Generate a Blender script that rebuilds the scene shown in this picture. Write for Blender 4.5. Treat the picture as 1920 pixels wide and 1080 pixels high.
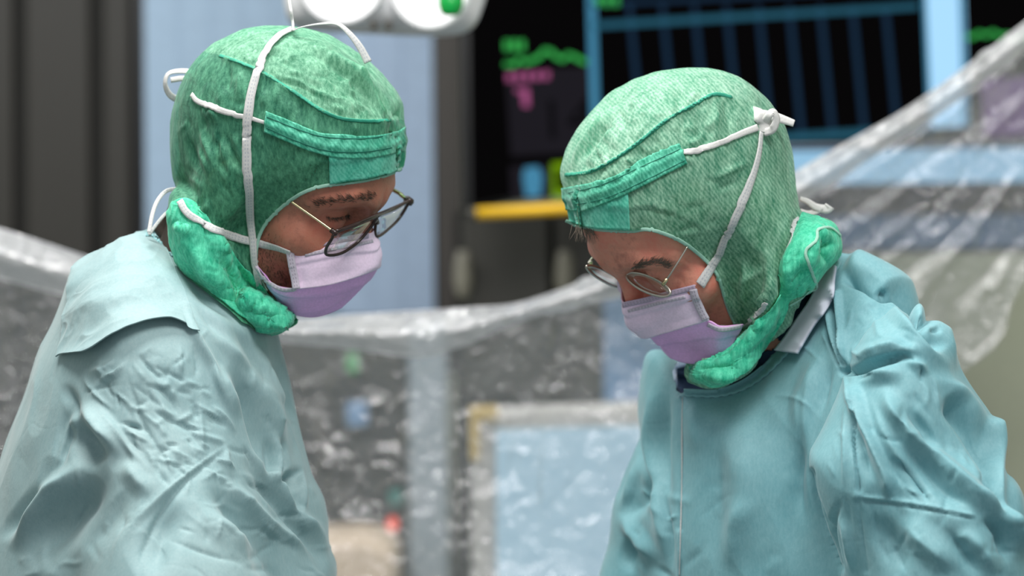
import bpy, math, random
import numpy as np
import openvdb
from mathutils import Vector, Matrix
from mathutils.bvhtree import BVHTree

# ------------------------------------------------------------------ scene, camera, light, exposure
S = bpy.context.scene
for o in list(bpy.data.objects):
    bpy.data.objects.remove(o)
COL = S.collection
F = 4533.3          # 85 mm lens on a 36 mm sensor, in pixels of a 1920 wide frame
ZC = 1.52
cam = bpy.data.cameras.new('camera')
cam.lens = 85.0
cam.sensor_width = 36.0
cam.clip_end = 40
cam.dof.use_dof = True
cam.dof.focus_distance = 2.05
cam.dof.aperture_fstop = 3.4
camo = bpy.data.objects.new('camera', cam)
camo.location = (0, 0, ZC)
camo.rotation_euler = (math.pi / 2, 0, 0)
COL.objects.link(camo)
S.camera = camo
S.view_settings.view_transform = 'Standard'
S.view_settings.look = 'None'
S.view_settings.gamma = 1.0
S.view_settings.use_curve_mapping = False
S.view_settings.exposure = 0.0
S.cycles.use_denoising = True
S.cycles.max_bounces = 10
S.cycles.transparent_max_bounces = 24
S.cycles.caustics_reflective = False
S.cycles.caustics_refractive = False
w = bpy.data.worlds.new('world')
S.world = w
w.use_nodes = True
w.node_tree.nodes['Background'].inputs[0].default_value = (0.93, 0.96, 1.0, 1)
w.node_tree.nodes['Background'].inputs[1].default_value = 0.46


def area(name, loc, target, size, power, color=(1, 1, 1), sy=None):
    l = bpy.data.lights.new(name, 'AREA')
    l.energy = power
    l.color = color
    l.size = size
    if sy:
        l.shape = 'RECTANGLE'
        l.size_y = sy
    o = bpy.data.objects.new(name, l)
    o.location = loc
    d = Vector(target) - Vector(loc)
    o.rotation_euler = d.to_track_quat('-Z', 'Y').to_euler()
    COL.objects.link(o)
    return o


area('surgical_light_beam', (-0.45, 2.05, 2.75), (-0.15, 2.15, 1.3), 0.55, 25, (1.0, 0.98, 0.95))
area('ceiling_light_beam_front', (0.35, 1.15, 2.85), (0.1, 2.2, 1.4), 0.9, 22, (1.0, 0.99, 0.97), 0.6)
area('ceiling_light_beam_rear', (0.9, 3.1, 2.85), (1.3, 5.0, 1.0), 1.6, 34, (1.0, 0.99, 0.95), 0.5)
area('ceiling_light_beam_side', (-1.3, 3.3, 2.8), (-0.6, 4.8, 1.4), 1.2, 20, (0.95, 0.98, 1.0), 0.5)

# ------------------------------------------------------------------ maths helpers


def W(px, py, Y):
    return np.array([(px - 960) * Y / F, Y, ZC - (py - 540) * Y / F])


def proj(P):
    P = np.asarray(P)
    return np.stack([960 + F * P[..., 0] / P[..., 1], 540 - F * (P[..., 2] - ZC) / P[..., 1]], -1)


def rot(a, b, c):
    ca, sa, cb, sb, cc, sc = math.cos(a), math.sin(a), math.cos(b), math.sin(b), math.cos(c), math.sin(c)
    Rz = np.array([[ca, -sa, 0], [sa, ca, 0], [0, 0, 1]])
    Ry = np.array([[cb, 0, sb], [0, 1, 0], [-sb, 0, cb]])
    Rx = np.array([[1, 0, 0], [0, cc, -sc], [0, sc, cc]])
    return Rz @ Ry @ Rx


def smooth_line(pts, n=12, closed=False):
    P = np.array(pts, float)
    if len(P) < 3:
        t = np.linspace(0, 1, n)[:, None]
        return P[0] * (1 - t) + P[-1] * t
    if closed:
        Q = np.vstack([P[-1], P, P[0], P[1]])
        segs = len(P)
    else:
        Q = np.vstack([2 * P[0] - P[1], P, 2 * P[-1] - P[-2]])
        segs = len(P) - 1
    out = []
    for i in range(segs):
        p0, p1, p2, p3 = Q[i], Q[i + 1], Q[i + 2], Q[i + 3]
        for k in range(n):
            t = k / n
            out.append(0.5 * ((2 * p1) + (-p0 + p2) * t + (2 * p0 - 5 * p1 + 4 * p2 - p3) * t * t + (-p0 + 3 * p1 - 3 * p2 + p3) * t ** 3))
    if not closed:
        out.append(P[-1])
    return np.array(out)


def resample(L, n):
    L = np.asarray(L, float)
    d = np.r_[0, np.cumsum(np.linalg.norm(np.diff(L, axis=0), axis=1))]
    t = np.linspace(0, d[-1], n)
    return np.stack([np.interp(t, d, L[:, k]) for k in range(L.shape[1])], 1)


def seg_dist(Q, L):
    """distance from points Q (n,2) to polyline L, with signed side and arc fraction"""
    best = np.full(len(Q), 1e9)
    side = np.zeros(len(Q))
    frac = np.zeros(len(Q))
    ln = np.r_[0, np.cumsum(np.linalg.norm(np.diff(L, axis=0), axis=1))]
    for i in range(len(L) - 1):
        a, b = L[i], L[i + 1]
        ab = b - a
        l2 = max(ab @ ab, 1e-12)
        t = np.clip(((Q - a) @ ab) / l2, 0, 1)
        d = Q - (a + t[:, None] * ab)
        dd = np.hypot(d[:, 0], d[:, 1])
        m = dd < best
        best[m] = dd[m]
        side[m] = np.sign(ab[0] * d[m, 1] - ab[1] * d[m, 0])
        frac[m] = (ln[i] + t[m] * math.sqrt(l2)) / ln[-1]
    return best, side, frac


def inside(Q, poly):
    P = np.asarray(poly, float)
    r = np.zeros(len(Q), bool)
    j = len(P) - 1
    for i in range(len(P)):
        xi, yi = P[i]
        xj, yj = P[j]
        c = ((yi > Q[:, 1]) != (yj > Q[:, 1])) & (Q[:, 0] < (xj - xi) * (Q[:, 1] - yi) / (yj - yi + 1e-12) + xi)
        r ^= c
        j = i
    return r


def nearest_on(Q, L):
    best = np.full(len(Q), 1e9)
    out = Q.copy()
    for i in range(len(L) - 1):
        a, b = L[i], L[i + 1]
        ab = b - a
        t = np.clip(((Q - a) @ ab) / max(ab @ ab, 1e-12), 0, 1)
        c = a + t[:, None] * ab
        dd = np.hypot(*(Q - c).T)
        m = dd < best
        best[m] = dd[m]
        out[m] = c[m]
    return out, best


# signed distance pieces
def sell(x, y, z, c, r):
    x, y, z = (x - c[0]) / r[0], (y - c[1]) / r[1], (z - c[2]) / r[2]
    k0 = np.sqrt(x * x + y * y + z * z)
    k1 = np.sqrt((x / r[0]) ** 2 + (y / r[1]) ** 2 + (z / r[2]) ** 2) + 1e-6
    return k0 * (k0 - 1) / k1


def scap(x, y, z, a, b, ra, rb=None):
    rb = ra if rb is None else rb
    a = np.asarray(a, float); b = np.asarray(b, float)
    d = b - a
    t = np.clip(((x - a[0]) * d[0] + (y - a[1]) * d[1] + (z - a[2]) * d[2]) / (d @ d), 0, 1)
    return np.sqrt((x - a[0] - t * d[0]) ** 2 + (y - a[1] - t * d[1]) ** 2 + (z - a[2] - t * d[2]) ** 2) - (ra + (rb - ra) * t)


def smin(a, b, k):
    h = np.clip(0.5 + 0.5 * (b - a) / k, 0, 1)
    return b + (a - b) * h - k * h * (1 - h)


def smax(a, b, k):
    return -smin(-a, -b, k)


def iso(V, xs, ys, zs):
    g = openvdb.FloatGrid(1.0)
    g.copyFromArray(np.ascontiguousarray(V, dtype=np.float32))
    p, tri, quad = g.convertToPolygons(isovalue=0.0, adaptivity=0.0)
    p = np.array(p, float)
    P = np.stack([np.interp(p[:, 0], np.arange(len(xs)), xs), np.interp(p[:, 1], np.arange(len(ys)), ys),
                  np.interp(p[:, 2], np.arange(len(zs)), zs)], 1)
    q = np.array(quad)
    # outward winding
    a, b, c, d = P[q[:, 0]], P[q[:, 1]], P[q[:, 2]], P[q[:, 3]]
    vol = np.einsum('ij,ij->i', a, np.cross(b, c)).sum() + np.einsum('ij,ij->i', a, np.cross(c, d)).sum()
    if vol < 0:
        q = q[:, ::-1].copy()
    return P, q


def vnormals(P, q):
    n = np.cross(P[q[:, 2]] - P[q[:, 0]], P[q[:, 3]] - P[q[:, 1]])
    N = np.zeros_like(P)
    for k in range(4):
        np.add.at(N, q[:, k], n)
    return N / (np.linalg.norm(N, axis=1)[:, None] + 1e-12)


def relax(P, q, it=2, f=0.5, lock=None):
    e = np.vstack([q[:, [0, 1]], q[:, [1, 2]], q[:, [2, 3]], q[:, [3, 0]]])
    n = np.bincount(e[:, 0], minlength=len(P)) + np.bincount(e[:, 1], minlength=len(P))
    for _ in range(it):
        A = np.stack([np.bincount(e[:, 0], P[e[:, 1], k], minlength=len(P)) + np.bincount(e[:, 1], P[e[:, 0], k], minlength=len(P)) for k in range(3)], 1)
        A /= np.maximum(n, 1)[:, None]
        P = P + (A - P) * f
    return P


def drop(P, q, killv):
    keep = ~killv[q].any(1)
    q = q[keep]
    used = np.zeros(len(P), bool)
    used[q.ravel()] = True
    idx = np.cumsum(used) - 1
    return P[used], idx[q]


def axisgrid(knots):
    """knots: list of (start, end, step) -> one increasing array"""
    out = [knots[0][0]]
    for a, b, s in knots:
        n = max(1, int(round((b - a) / s)))
        out += list(a + (b - a) * (np.arange(n) + 1) / n)
    return np.array(out)


class Blob:
    """an outline drawn on the plane Y=Yc and blown up to a rounded body of half depth D"""

    def __init__(self, poly_px, Yc, D, res=0.005, n=8, dw=None, tx=0.0, tz=0.0, x0=0.0, z0=1.5):
        self.D = D
        self.plane = (Yc, tx, tz, x0, z0)
        L = smooth_line(poly_px, n, True)
        L = np.vstack([L, L[:1]])
        self.px = L
        y = np.full(len(L), Yc)
        for _ in range(6):
            P = np.stack([(L[:, 0] - 960) * y / F, ZC - (L[:, 1] - 540) * y / F], 1)
            y = Yc + tx * (P[:, 0] - x0) + tz * (P[:, 1] - z0)
        self.L = P
        x0, z0 = P.min(0) - 0.03
        x1, z1 = P.max(0) + 0.03
        self.x = np.arange(x0, x1, res)
        self.z = np.arange(z0, z1, res)
        X, Z = np.meshgrid(self.x, self.z, indexing='ij')
        Q = np.stack([X.ravel(), Z.ravel()], 1)
        d = seg_dist(Q, P)[0].reshape(X.shape)
        ins = inside(Q, P).reshape(X.shape)
        dm = dw or d[ins].max()
        t = np.clip(d / dm, 0, 1)
        u = np.where(ins, 1 - (1 - t) ** 2, -2 * d / dm)
        # smooth the medial creases
        for _ in range(int(0.020 / res) ** 2):
            v = u.copy()
            v[1:-1, 1:-1] = (u[2:, 1:-1] + u[:-2, 1:-1] + u[1:-1, 2:] + u[1:-1, :-2]) / 4
            wgt = np.clip(d / 0.03, 0, 1)
            u = np.where(ins, u * (1 - wgt) + v * wgt, u)
        self.u = u

    def field(self, xs, ys, zs):
        ix = np.clip(np.interp(xs, self.x, np.arange(len(self.x))), 0, len(self.x) - 1.001)
        iz = np.clip(np.interp(zs, self.z, np.arange(len(self.z))), 0, len(self.z) - 1.001)
        i0, k0 = ix.astype(int), iz.astype(int)
        fx, fz = (ix - i0)[:, None], (iz - k0)[None, :]
        U = self.u
        h = (U[np.ix_(i0, k0)] * (1 - fx) * (1 - fz) + U[np.ix_(i0 + 1, k0)] * fx * (1 - fz) + U[np.ix_(i0, k0 + 1)] * (1 - fx) * fz + U[np.ix_(i0 + 1, k0 + 1)] * fx * fz)
        gx = np.gradient(h, axis=0) / np.gradient(xs)[:, None]
        gz = np.gradient(h, axis=1) / np.gradient(zs)[None, :]
        g2 = gx ** 2 + gz ** 2
        D2 = self.D ** 2
        Yc, tx, tz, x0, z0 = self.plane
        yy = ys[None, :, None] - (Yc + tx * (xs - x0)[:, None, None] + tz * (zs - z0)[None, None, :])
        Fv = yy * yy - D2 * h[:, None, :]
        G = np.sqrt(4 * yy * yy + (D2 ** 2) * g2[:, None, :] + 1e-5)
        return (Fv / G).astype(np.float32)


# ------------------------------------------------------------------ material helpers
def lin(c):
    return tuple(((v / 255) / 12.92 if v / 255 <= 0.04045 else ((v / 255 + 0.055) / 1.055) ** 2.4) for v in c) + (1.0,)


class NT:
    def __init__(self, name):
        self.m = bpy.data.materials.new(name)
        self.m.use_nodes = True
        self.t = self.m.node_tree
        self.t.nodes.clear()
        self.out = self.t.nodes.new('ShaderNodeOutputMaterial')

    def n(self, typ, **kw):
        nd = self.t.nodes.new('ShaderNode' + typ)
        for k, v in kw.items():
            if k.startswith('i_'):
                nd.inputs[k[2:].replace('_', ' ')].default_value = v
            elif k.startswith('n') and k[1:].isdigit():
                nd.inputs[int(k[1:])].default_value = v
            else:
                setattr(nd, k, v)
        return nd

    def l(self, a, b):
        self.t.links.new(a, b)

    def coord(self, kind='Object', scale=(1, 1, 1), rotn=(0, 0, 0)):
        tc = self.n('TexCoord')
        mp = self.n('Mapping')
        mp.inputs['Scale'].default_value = scale
        mp.inputs['Rotation'].default_value = rotn
        self.l(tc.outputs[kind], mp.inputs[0])
        return mp.outputs[0]

    def noise(self, vec, scale, detail=4, rough=0.5, dist=0.0):
        nd = self.n('TexNoise')
        nd.inputs['Scale'].default_value = scale
        nd.inputs['Detail'].default_value = detail
        nd.inputs['Roughness'].default_value = rough
        nd.inputs['Distortion'].default_value = dist
        self.l(vec, nd.inputs['Vector'])
        return nd.outputs['Fac']

    def ramp(self, fac, stops):
        r = self.n('ValToRGB')
        while len(r.color_ramp.elements) < len(stops):
            r.color_ramp.elements.new(0.5)
        for e, (p, c) in zip(r.color_ramp.elements, stops):
            e.position = p
            e.color = c if len(c) == 4 else lin(c)
        self.l(fac, r.inputs[0])
        return r.outputs[0]

    def math(self, op, a, b=None):
        m = self.n('Math', operation=op)
        for i, v in enumerate((a, b)):
            if v is None:
                continue
            if isinstance(v, (int, float)):
                m.inputs[i].default_value = v
            else:
                self.l(v, m.inputs[i])
        return m.outputs[0]

    def bump(self, h, strength=0.3, dist=0.001, prev=None):
        b = self.n('Bump')
        b.inputs['Strength'].default_value = strength
        b.inputs['Distance'].default_value = dist
        self.l(h, b.inputs['Height'])
        if prev is not None:
            self.l(prev, b.inputs['Normal'])
        return b.outputs[0]

    def pbsdf(self, color=None, rough=0.6, **kw):
        p = self.n('BsdfPrincipled')
        p.inputs['Roughness'].default_value = rough
        if color is not None:
            if isinstance(color, tuple):
                p.inputs['Base Color'].default_value = color if len(color) == 4 else lin(color)
            else:
                self.l(color, p.inputs['Base Color'])
        for k, v in kw.items():
            p.inputs[k.replace('_', ' ')].default_value = v
        return p

    def done(self, sh):
        self.l(sh, self.out.inputs[0])
        return self.m


def plain(name, color, rough=0.5, metal=0.0, emit=0.0, **kw):
    a = NT(name)
    v = a.coord('Object')
    nz = a.noise(v, 60, 3)
    c = lin(color)
    col = a.ramp(nz, [(0.3, tuple(x * 0.93 for x in c[:3]) + (1,)), (0.7, tuple(min(1, x * 1.05) for x in c[:3]) + (1,))])
    p = a.pbsdf(col, rough, Metallic=metal, **kw)
    if emit:
        p.inputs['Emission Color'].default_value = c
        p.inputs['Emission Strength'].default_value = emit
    return a.done(p.outputs[0])


def glow(name, color, strength):
    a = NT(name)
    e = a.n('Emission')
    e.inputs[0].default_value = lin(color)
    e.inputs[1].default_value = strength
    return a.done(e.outputs[0])


def fabric_gown(name, base, dark):
    a = NT(name)
    v = a.coord('Object')
    fib = a.noise(a.coord('Object', (1, 1, 0.35), (0.3, 0.5, 0.2)), 420, 3, 0.7)
    big = a.noise(v, 14, 3, 0.5)
    mixn = a.math('ADD', a.math('MULTIPLY', fib, 0.45), a.math('MULTIPLY', big, 0.55))
    col = a.ramp(mixn, [(0.34, dark), (0.66, base)])
    # crumple lines
    vo = a.n('TexVoronoi', feature='DISTANCE_TO_EDGE')
    vo.inputs['Scale'].default_value = 26
    ds = a.n('VectorMath', operation='ADD')
    nv = a.n('TexNoise'); nv.inputs['Scale'].default_value = 9; nv.inputs['Detail'].default_value = 3
    sc = a.n('VectorMath', operation='SCALE'); sc.inputs['Scale'].default_value = 0.10
    a.l(v, nv.inputs['Vector']); a.l(nv.outputs['Color'], sc.inputs[0]); a.l(v, ds.inputs[0]); a.l(sc.outputs[0], ds.inputs[1])
    a.l(ds.outputs[0], vo.inputs['Vector'])
    cre = a.n('MapRange'); cre.inputs['From Max'].default_value = 0.10
    a.l(vo.outputs['Distance'], cre.inputs[0])
    mask = a.n('MapRange'); mask.inputs['From Min'].default_value = 0.48; mask.inputs['From Max'].default_value = 0.62
    a.l(a.noise(v, 7, 2), mask.inputs[0])
    creh = a.math('MULTIPLY', cre.outputs[0], mask.outputs[0])
    med = a.noise(a.coord('Object', (1, 1, 0.6)), 38, 5, 0.6, 0.6)
    b1 = a.bump(med, 0.16, 0.005)
    b2 = a.bump(creh, 0.10, 0.0012, b1)
    b3 = a.bump(fib, 0.25, 0.0005, b2)
    p = a.pbsdf(col, 0.62, Sheen_Weight=0.25, Sheen_Roughness=0.4)
    p.inputs['Specular IOR Level'].default_value = 0.35
    a.l(b3, p.inputs['Normal'])
    return a.done(p.outputs[0])


def fabric_cap(name, light, dark, alpha, waffle=False, fibre=(1, 1, 0.3), rotn=(0, 0.6, 0), mottle=0.5):
    """thin non-woven: part of the light passes, so ear and hair show through"""
    a = NT(name)
    v = a.coord('Object')
    fv = a.coord('Object', fibre, rotn)
    fib = a.noise(fv, 330, 5, 0.75)
    med = a.noise(fv, 80, 4, 0.65)
    s = a.math('ADD', a.math('MULTIPLY', fib, 0.62), a.math('MULTIPLY', med, 0.38))
    if waffle:
        wv = a.n('TexWave', wave_type='BANDS')
        wv.inputs['Scale'].default_value = 100
        wv.inputs['Distortion'].default_value = 5
        wv.inputs['Detail'].default_value = 2
        wv.inputs['Detail Scale'].default_value = 1.2
        a.l(a.coord('Object', (1, 1, 1), (0, 0.7, 0)), wv.inputs['Vector'])
        s = a.math('ADD', a.math('MULTIPLY', s, 0.91), a.math('MULTIPLY', wv.outputs['Fac'], 0.09))
    col = a.ramp(s, [(0.38, dark), (0.62, light)])
    crumb = a.noise(a.coord('Object', (1, 1, 0.7)), 55, 5, 0.6, 1.0)
    b = a.bump(crumb, 0.35, 0.005)
    b = a.bump(fib, 0.3, 0.0007, b)
    p = a.pbsdf(col, 0.55, Sheen_Weight=0.3)
    p.inputs['Specular IOR Level'].default_value = 0.35
    a.l(b, p.inputs['Normal'])
    tr = a.n('BsdfTranslucent')
    a.l(col, tr.inputs[0])
    a.l(b, tr.inputs['Normal'])
    m1 = a.n('MixShader', n0=0.28)
    a.l(p.outputs[0], m1.inputs[1]); a.l(tr.outputs[0], m1.inputs[2])
    tp = a.n('BsdfTransparent')
    tp.inputs[0].default_value = (0.45, 0.95, 0.72, 1)
    al = a.n('MapRange')
    al.inputs['From Min'].default_value = 0.35; al.inputs['From Max'].default_value = 0.65
    al.inputs['To Min'].default_value = alpha + 0.13; al.inputs['To Max'].default_value = alpha - 0.13
    a.l(s, al.inputs[0])
    m2 = a.n('MixShader')
    a.l(al.outputs[0], m2.inputs[0])
    a.l(m1.outputs[0], m2.inputs[1]); a.l(tp.outputs[0], m2.inputs[2])
    return a.done(m2.outputs[0])


def skin(name, base, red, dark):
    a = NT(name)
    v = a.coord('Object')
    n1 = a.noise(v, 28, 4, 0.6)
    n2 = a.noise(v, 260, 3, 0.6)
    col = a.ramp(a.math('ADD', a.math('MULTIPLY', n1, 0.7), a.math('MULTIPLY', n2, 0.3)), [(0.32, dark), (0.48, base), (0.68, red)])
    p = a.pbsdf(col, 0.46, Subsurface_Weight=0.12, Subsurface_Scale=0.01)
    p.inputs['Specular IOR Level'].default_value = 0.4
    vo = a.n('TexVoronoi'); vo.inputs['Scale'].default_value = 620
    a.l(v, vo.inputs['Vector'])
    b = a.bump(vo.outputs['Distance'], 0.25, 0.0004)
    b = a.bump(n2, 0.3, 0.0008, b)
    a.l(b, p.inputs['Normal'])
    return a.done(p.outputs[0])


def tape(name, color, dash=(0.55, 0.57, 0.60, 1), dots=True, trans=0.25):
    """non-woven ribbon with ultrasonic stitch dashes; U across, V along in metres"""
    a = NT(name)
    uv = a.n('UVMap')
    sep = a.n('SeparateXYZ')
    a.l(uv.outputs[0], sep.inputs[0])
    u, vv = sep.outputs[0], sep.outputs[1]
    c = lin(color)
    fib = a.noise(a.coord('Object'), 500, 2)
    base = a.ramp(fib, [(0.3, tuple(x * 0.88 for x in c[:3]) + (1,)), (0.7, c)])
    if dots:
        dv = a.math('GREATER_THAN', a.math('FRACT', a.math('MULTIPLY', vv, 300)), 0.45)
        l1 = a.math('LESS_THAN', a.math('ABSOLUTE', a.math('SUBTRACT', u, 0.36)), 0.07)
        l2 = a.math('LESS_THAN', a.math('ABSOLUTE', a.math('SUBTRACT', u, 0.66)), 0.07)
        msk = a.math('MULTIPLY', dv, a.math('ADD', l1, l2))
        mx = a.n('Mix', data_type='RGBA')
        a.l(msk, mx.inputs[0]); a.l(base, mx.inputs[6]); mx.inputs[7].default_value = dash
        base2 = mx.outputs[2]
        b = a.bump(a.math('SUBTRACT', 1.0, msk), 0.5, 0.0005)
    else:
        base2 = base
        b = a.bump(fib, 0.3, 0.0005)
    p = a.pbsdf(base2, 0.7)
    a.l(b, p.inputs['Normal'])
    tr = a.n('BsdfTranslucent'); a.l(base2, tr.inputs[0])
    m = a.n('MixShader', n0=trans)
    a.l(p.outputs[0], m.inputs[1]); a.l(tr.outputs[0], m.inputs[2])
    return a.done(m.outputs[0])


# ------------------------------------------------------------------ object helpers
def mesh_obj(name, P, faces, mat, parent=None, smooth=True, uv=None, origin=True):
    P = np.asarray(P, float)
    me = bpy.data.meshes.new(name)
    fa = faces.tolist() if isinstance(faces, np.ndarray) else faces
    c = np.zeros(3)
    me.from_pydata((P - c).tolist(), [], fa)
    if smooth:
        me.polygons.foreach_set('use_smooth', [True] * len(me.polygons))
    if uv is not None:
        lay = me.uv_layers.new(name='UVMap')
        vi = np.zeros(len(me.loops), int)
        me.loops.foreach_get('vertex_index', vi)
        lay.data.foreach_set('uv', np.asarray(uv)[vi].ravel())
    me.materials.append(mat)
    me.update()
    o = bpy.data.objects.new(name, me)
    COL.objects.link(o)
    if parent is not None:
        o.parent = parent
        o.matrix_parent_inverse = PINV[parent.name] if parent.name in PINV else Matrix()
    return o


PINV = {}


def root(name, label, cat, loc, group=None):
    o = bpy.data.objects.new(name, None)
    o.empty_display_size = 0.1
    o.location = loc
    COL.objects.link(o)
    o['label'] = label
    o['category'] = cat
    if group:
        o['group'] = group
    PINV[o.name] = Matrix.Translation(-Vector(loc))
    return o


def tag(o, label, cat=None, group=None, kind=None):
    if label:
        o['label'] = label
    if cat:
        o['category'] = cat
    if group:
        o['group'] = group
    if kind:
        o['kind'] = kind
    return o


def bvh(*objs):
    V, Fc = [], []
    for o in objs:
        b = len(V)
        V += [tuple(v.co) for v in o.data.vertices]
        Fc += [[b + i for i in p.vertices] for p in o.data.polygons]
    return BVHTree.FromPolygons(V, Fc)


def bvh_raw(P, q):
    return BVHTree.FromPolygons(P.tolist(), q.tolist())


def hit(tree, px, py, default=2.16, off=0.0):
    """point where the surface seen at this place of the photograph stands"""
    d = Vector(W(px, py, 1.0) - np.array([0, 0, ZC])).normalized()
    h = tree.ray_cast(Vector((0, 0, ZC)), d)
    if h[0] is None:
        # nearest surface point at the default depth
        p = Vector(W(px, py, default))
        q = tree.find_nearest(p)
        nrm = Vector((0, -1, 0))
        if q[0] is not None:
            yy = q[0].y
            p = Vector(W(px, py, yy))
            nrm = (q[1] + Vector((0, -0.5, 0))).normalized()
        return np.array(p) + np.array(nrm) * off, np.array(nrm)
    n = h[1]
    if n.dot(d) > 0:
        n = -n
    return np.array(h[0]) + np.array(n) * off, np.array(n)


def smoothN(N, it=3):
    N = N.copy()
    for _ in range(it):
        M = N.copy()
        M[1:-1] = (N[:-2] + N[1:-1] + N[2:]) / 3
        N = M
    return N / (np.linalg.norm(N, axis=1)[:, None] + 1e-9)


def ribbon(name, P, N, width, mat, parent, thick=0.0006, twist=None):
    P = np.asarray(P, float); N = smoothN(np.asarray(N, float))
    n = len(P)
    wd = np.full(n, width) if np.isscalar(width) else resample(np.array(width)[:, None], n)[:, 0]
    T = np.gradient(P, axis=0)
    T /= np.linalg.norm(T, axis=1)[:, None] + 1e-9
    B = np.cross(T, N)
    B /= np.linalg.norm(B, axis=1)[:, None] + 1e-9
    if twist is not None:
        tw = resample(np.array(twist, float)[:, None], n)[:, 0][:, None]
        B2 = B * np.cos(tw) + N * np.sin(tw)
        N = N * np.cos(tw) - B * np.sin(tw)
        B = B2
    V, uv, Fc = [], [], []
    s = np.r_[0, np.cumsum(np.linalg.norm(np.diff(P, axis=0), axis=1))]
    cs = [(-0.5, 0), (-0.17, 0.15), (0.17, 0.15), (0.5, 0), (0.5, -1), (-0.5, -1)]
    us = [0, 0.33, 0.67, 1, 1, 0]
    for i in range(n):
        for (a, h), u in zip(cs, us):
            V.append(P[i] + B[i] * a * wd[i] + N[i] * h * thick)
            uv.append((u, s[i]))
    k = len(cs)
    for i in range(n - 1):
        for j in range(k):
            Fc.append([i * k + j, i * k + (j + 1) % k, (i + 1) * k + (j + 1) % k, (i + 1) * k + j])
    Fc.append(list(range(k))[::-1]); Fc.append([(n - 1) * k + j for j in range(k)])
    return mesh_obj(name, V, Fc, mat, parent, True, uv)


def surf_ribbon(name, pxs, tree, width, mat, parent, off=0.0012, n=60, thick=0.0006, twist=None, default=2.16, lift=None, smooth=8):
    L = resample(smooth_line(pxs, 10), n)
    P, N = zip(*[hit(tree, a, b, default, off) for a, b in L])
    P = np.array(P)
    if lift is not None:
        lf = resample(np.array(lift, float)[:, None], n)
        P = P + np.array(N) * lf
    for _ in range(smooth):
        Q = P.copy(); Q[1:-1] = (P[:-2] + 2 * P[1:-1] + P[2:]) / 4
        # keep the outline, smooth only the distance
        P = np.array([W(a, b, q[1]) for (a, b), q in zip(proj(P), Q)])
    return ribbon(name, P, N, width, mat, parent, thick, twist)


def free_ribbon(name, pts, width, mat, parent, n=50, thick=0.0006, normal=(0, -1, 0), twist=None):
    """pts: (px, py, Y)"""
    L = resample(smooth_line(pts, 10), n)
    P = np.array([W(a, b, y) for a, b, y in L])
    return ribbon(name, P, np.tile(np.array(normal, float), (n, 1)), width, mat, parent, thick, twist)


def surf_patch(name, top, bottom, tree, mat, parent, off=0.0015, nu=60, nv=10, thick=0.0012, edge=None, default=2.16, bumpf=None, blur=0, nzf=None, behind=None):
    """a piece of cloth laid on the surface between two lines; closed with a back so it has thickness"""
    A = resample(smooth_line(top, 10), nu)
    B = resample(smooth_line(bottom, 10), nu)
    Pt = np.zeros((nu, nv, 3)); Nn = np.zeros((nu, nv, 3))
    for i in range(nu):
        for j in range(nv):
            t = j / (nv - 1)
            p, n = hit(tree, *(A[i] * (1 - t) + B[i] * t), default, 0)
            Pt[i, j] = p; Nn[i, j] = n
    Y = Pt[..., 1].copy()
    for _ in range(blur):
        Z = np.pad(Y, 1, mode='edge')
        Y = np.minimum(Y, (Z[2:, 1:-1] + Z[:-2, 1:-1] + Z[1:-1, 2:] + Z[1:-1, :-2]) / 4)
        ZN = np.pad(Nn, ((1, 1), (1, 1), (0, 0)), mode='edge')
        Nn = (ZN[2:, 1:-1] + ZN[:-2, 1:-1] + ZN[1:-1, 2:] + ZN[1:-1, :-2]) / 4
    pr = proj(Pt)
    if behind is not None:
        for i in range(nu):
            for j in range(nv):
                hp, hn = hit(behind, pr[i, j, 0], pr[i, j, 1], 9)
                if hp[1] < 3:
                    Y[i, j] = max(Y[i, j], hp[1] + 0.010)
    Pt = np.stack([np.stack([W(*pr[i, j], Y[i, j]) for j in range(nv)]) for i in range(nu)])
    O = np.full((nu, nv), off)
    if edge is not None:
        O = O + edge(np.linspace(0, 1, nu)[:, None], np.linspace(0, 1, nv)[None, :])
    if bumpf is not None:
        O = O + bumpf(np.linspace(0, 1, nu)[:, None], np.linspace(0, 1, nv)[None, :])
    if nzf is not None:
        O = O + nzf(Pt.reshape(-1, 3)).reshape(nu, nv)
    Pf = Pt + Nn * O[..., None]
    Pb = Pf - Nn * thick
    V = np.vstack([Pf.reshape(-1, 3), Pb.reshape(-1, 3)])
    m = nu * nv
    Fc = []
    for i in range(nu - 1):
        for j in range(nv - 1):
            a = i * nv + j
            Fc.append([a, a + 1, a + nv + 1, a + nv]); Fc.append([m + a, m + a + nv, m + a + nv + 1, m + a + 1])
    rim = [i * nv for i in range(nu)] + [(nu - 1) * nv + j for j in range(1, nv)] + [i * nv + nv - 1 for i in range(nu - 2, -1, -1)] + [j for j in range(nv - 2, 0, -1)]
    for k in range(len(rim)):
        a, b = rim[k], rim[(k + 1) % len(rim)]
        Fc.append([a, b, m + b, m + a])
    uvf = np.array([(j / (nv - 1), i / (nu - 1)) for i in range(nu) for j in range(nv)])
    return mesh_obj(name, V, Fc, mat, parent, True, np.vstack([uvf, uvf]))


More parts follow.
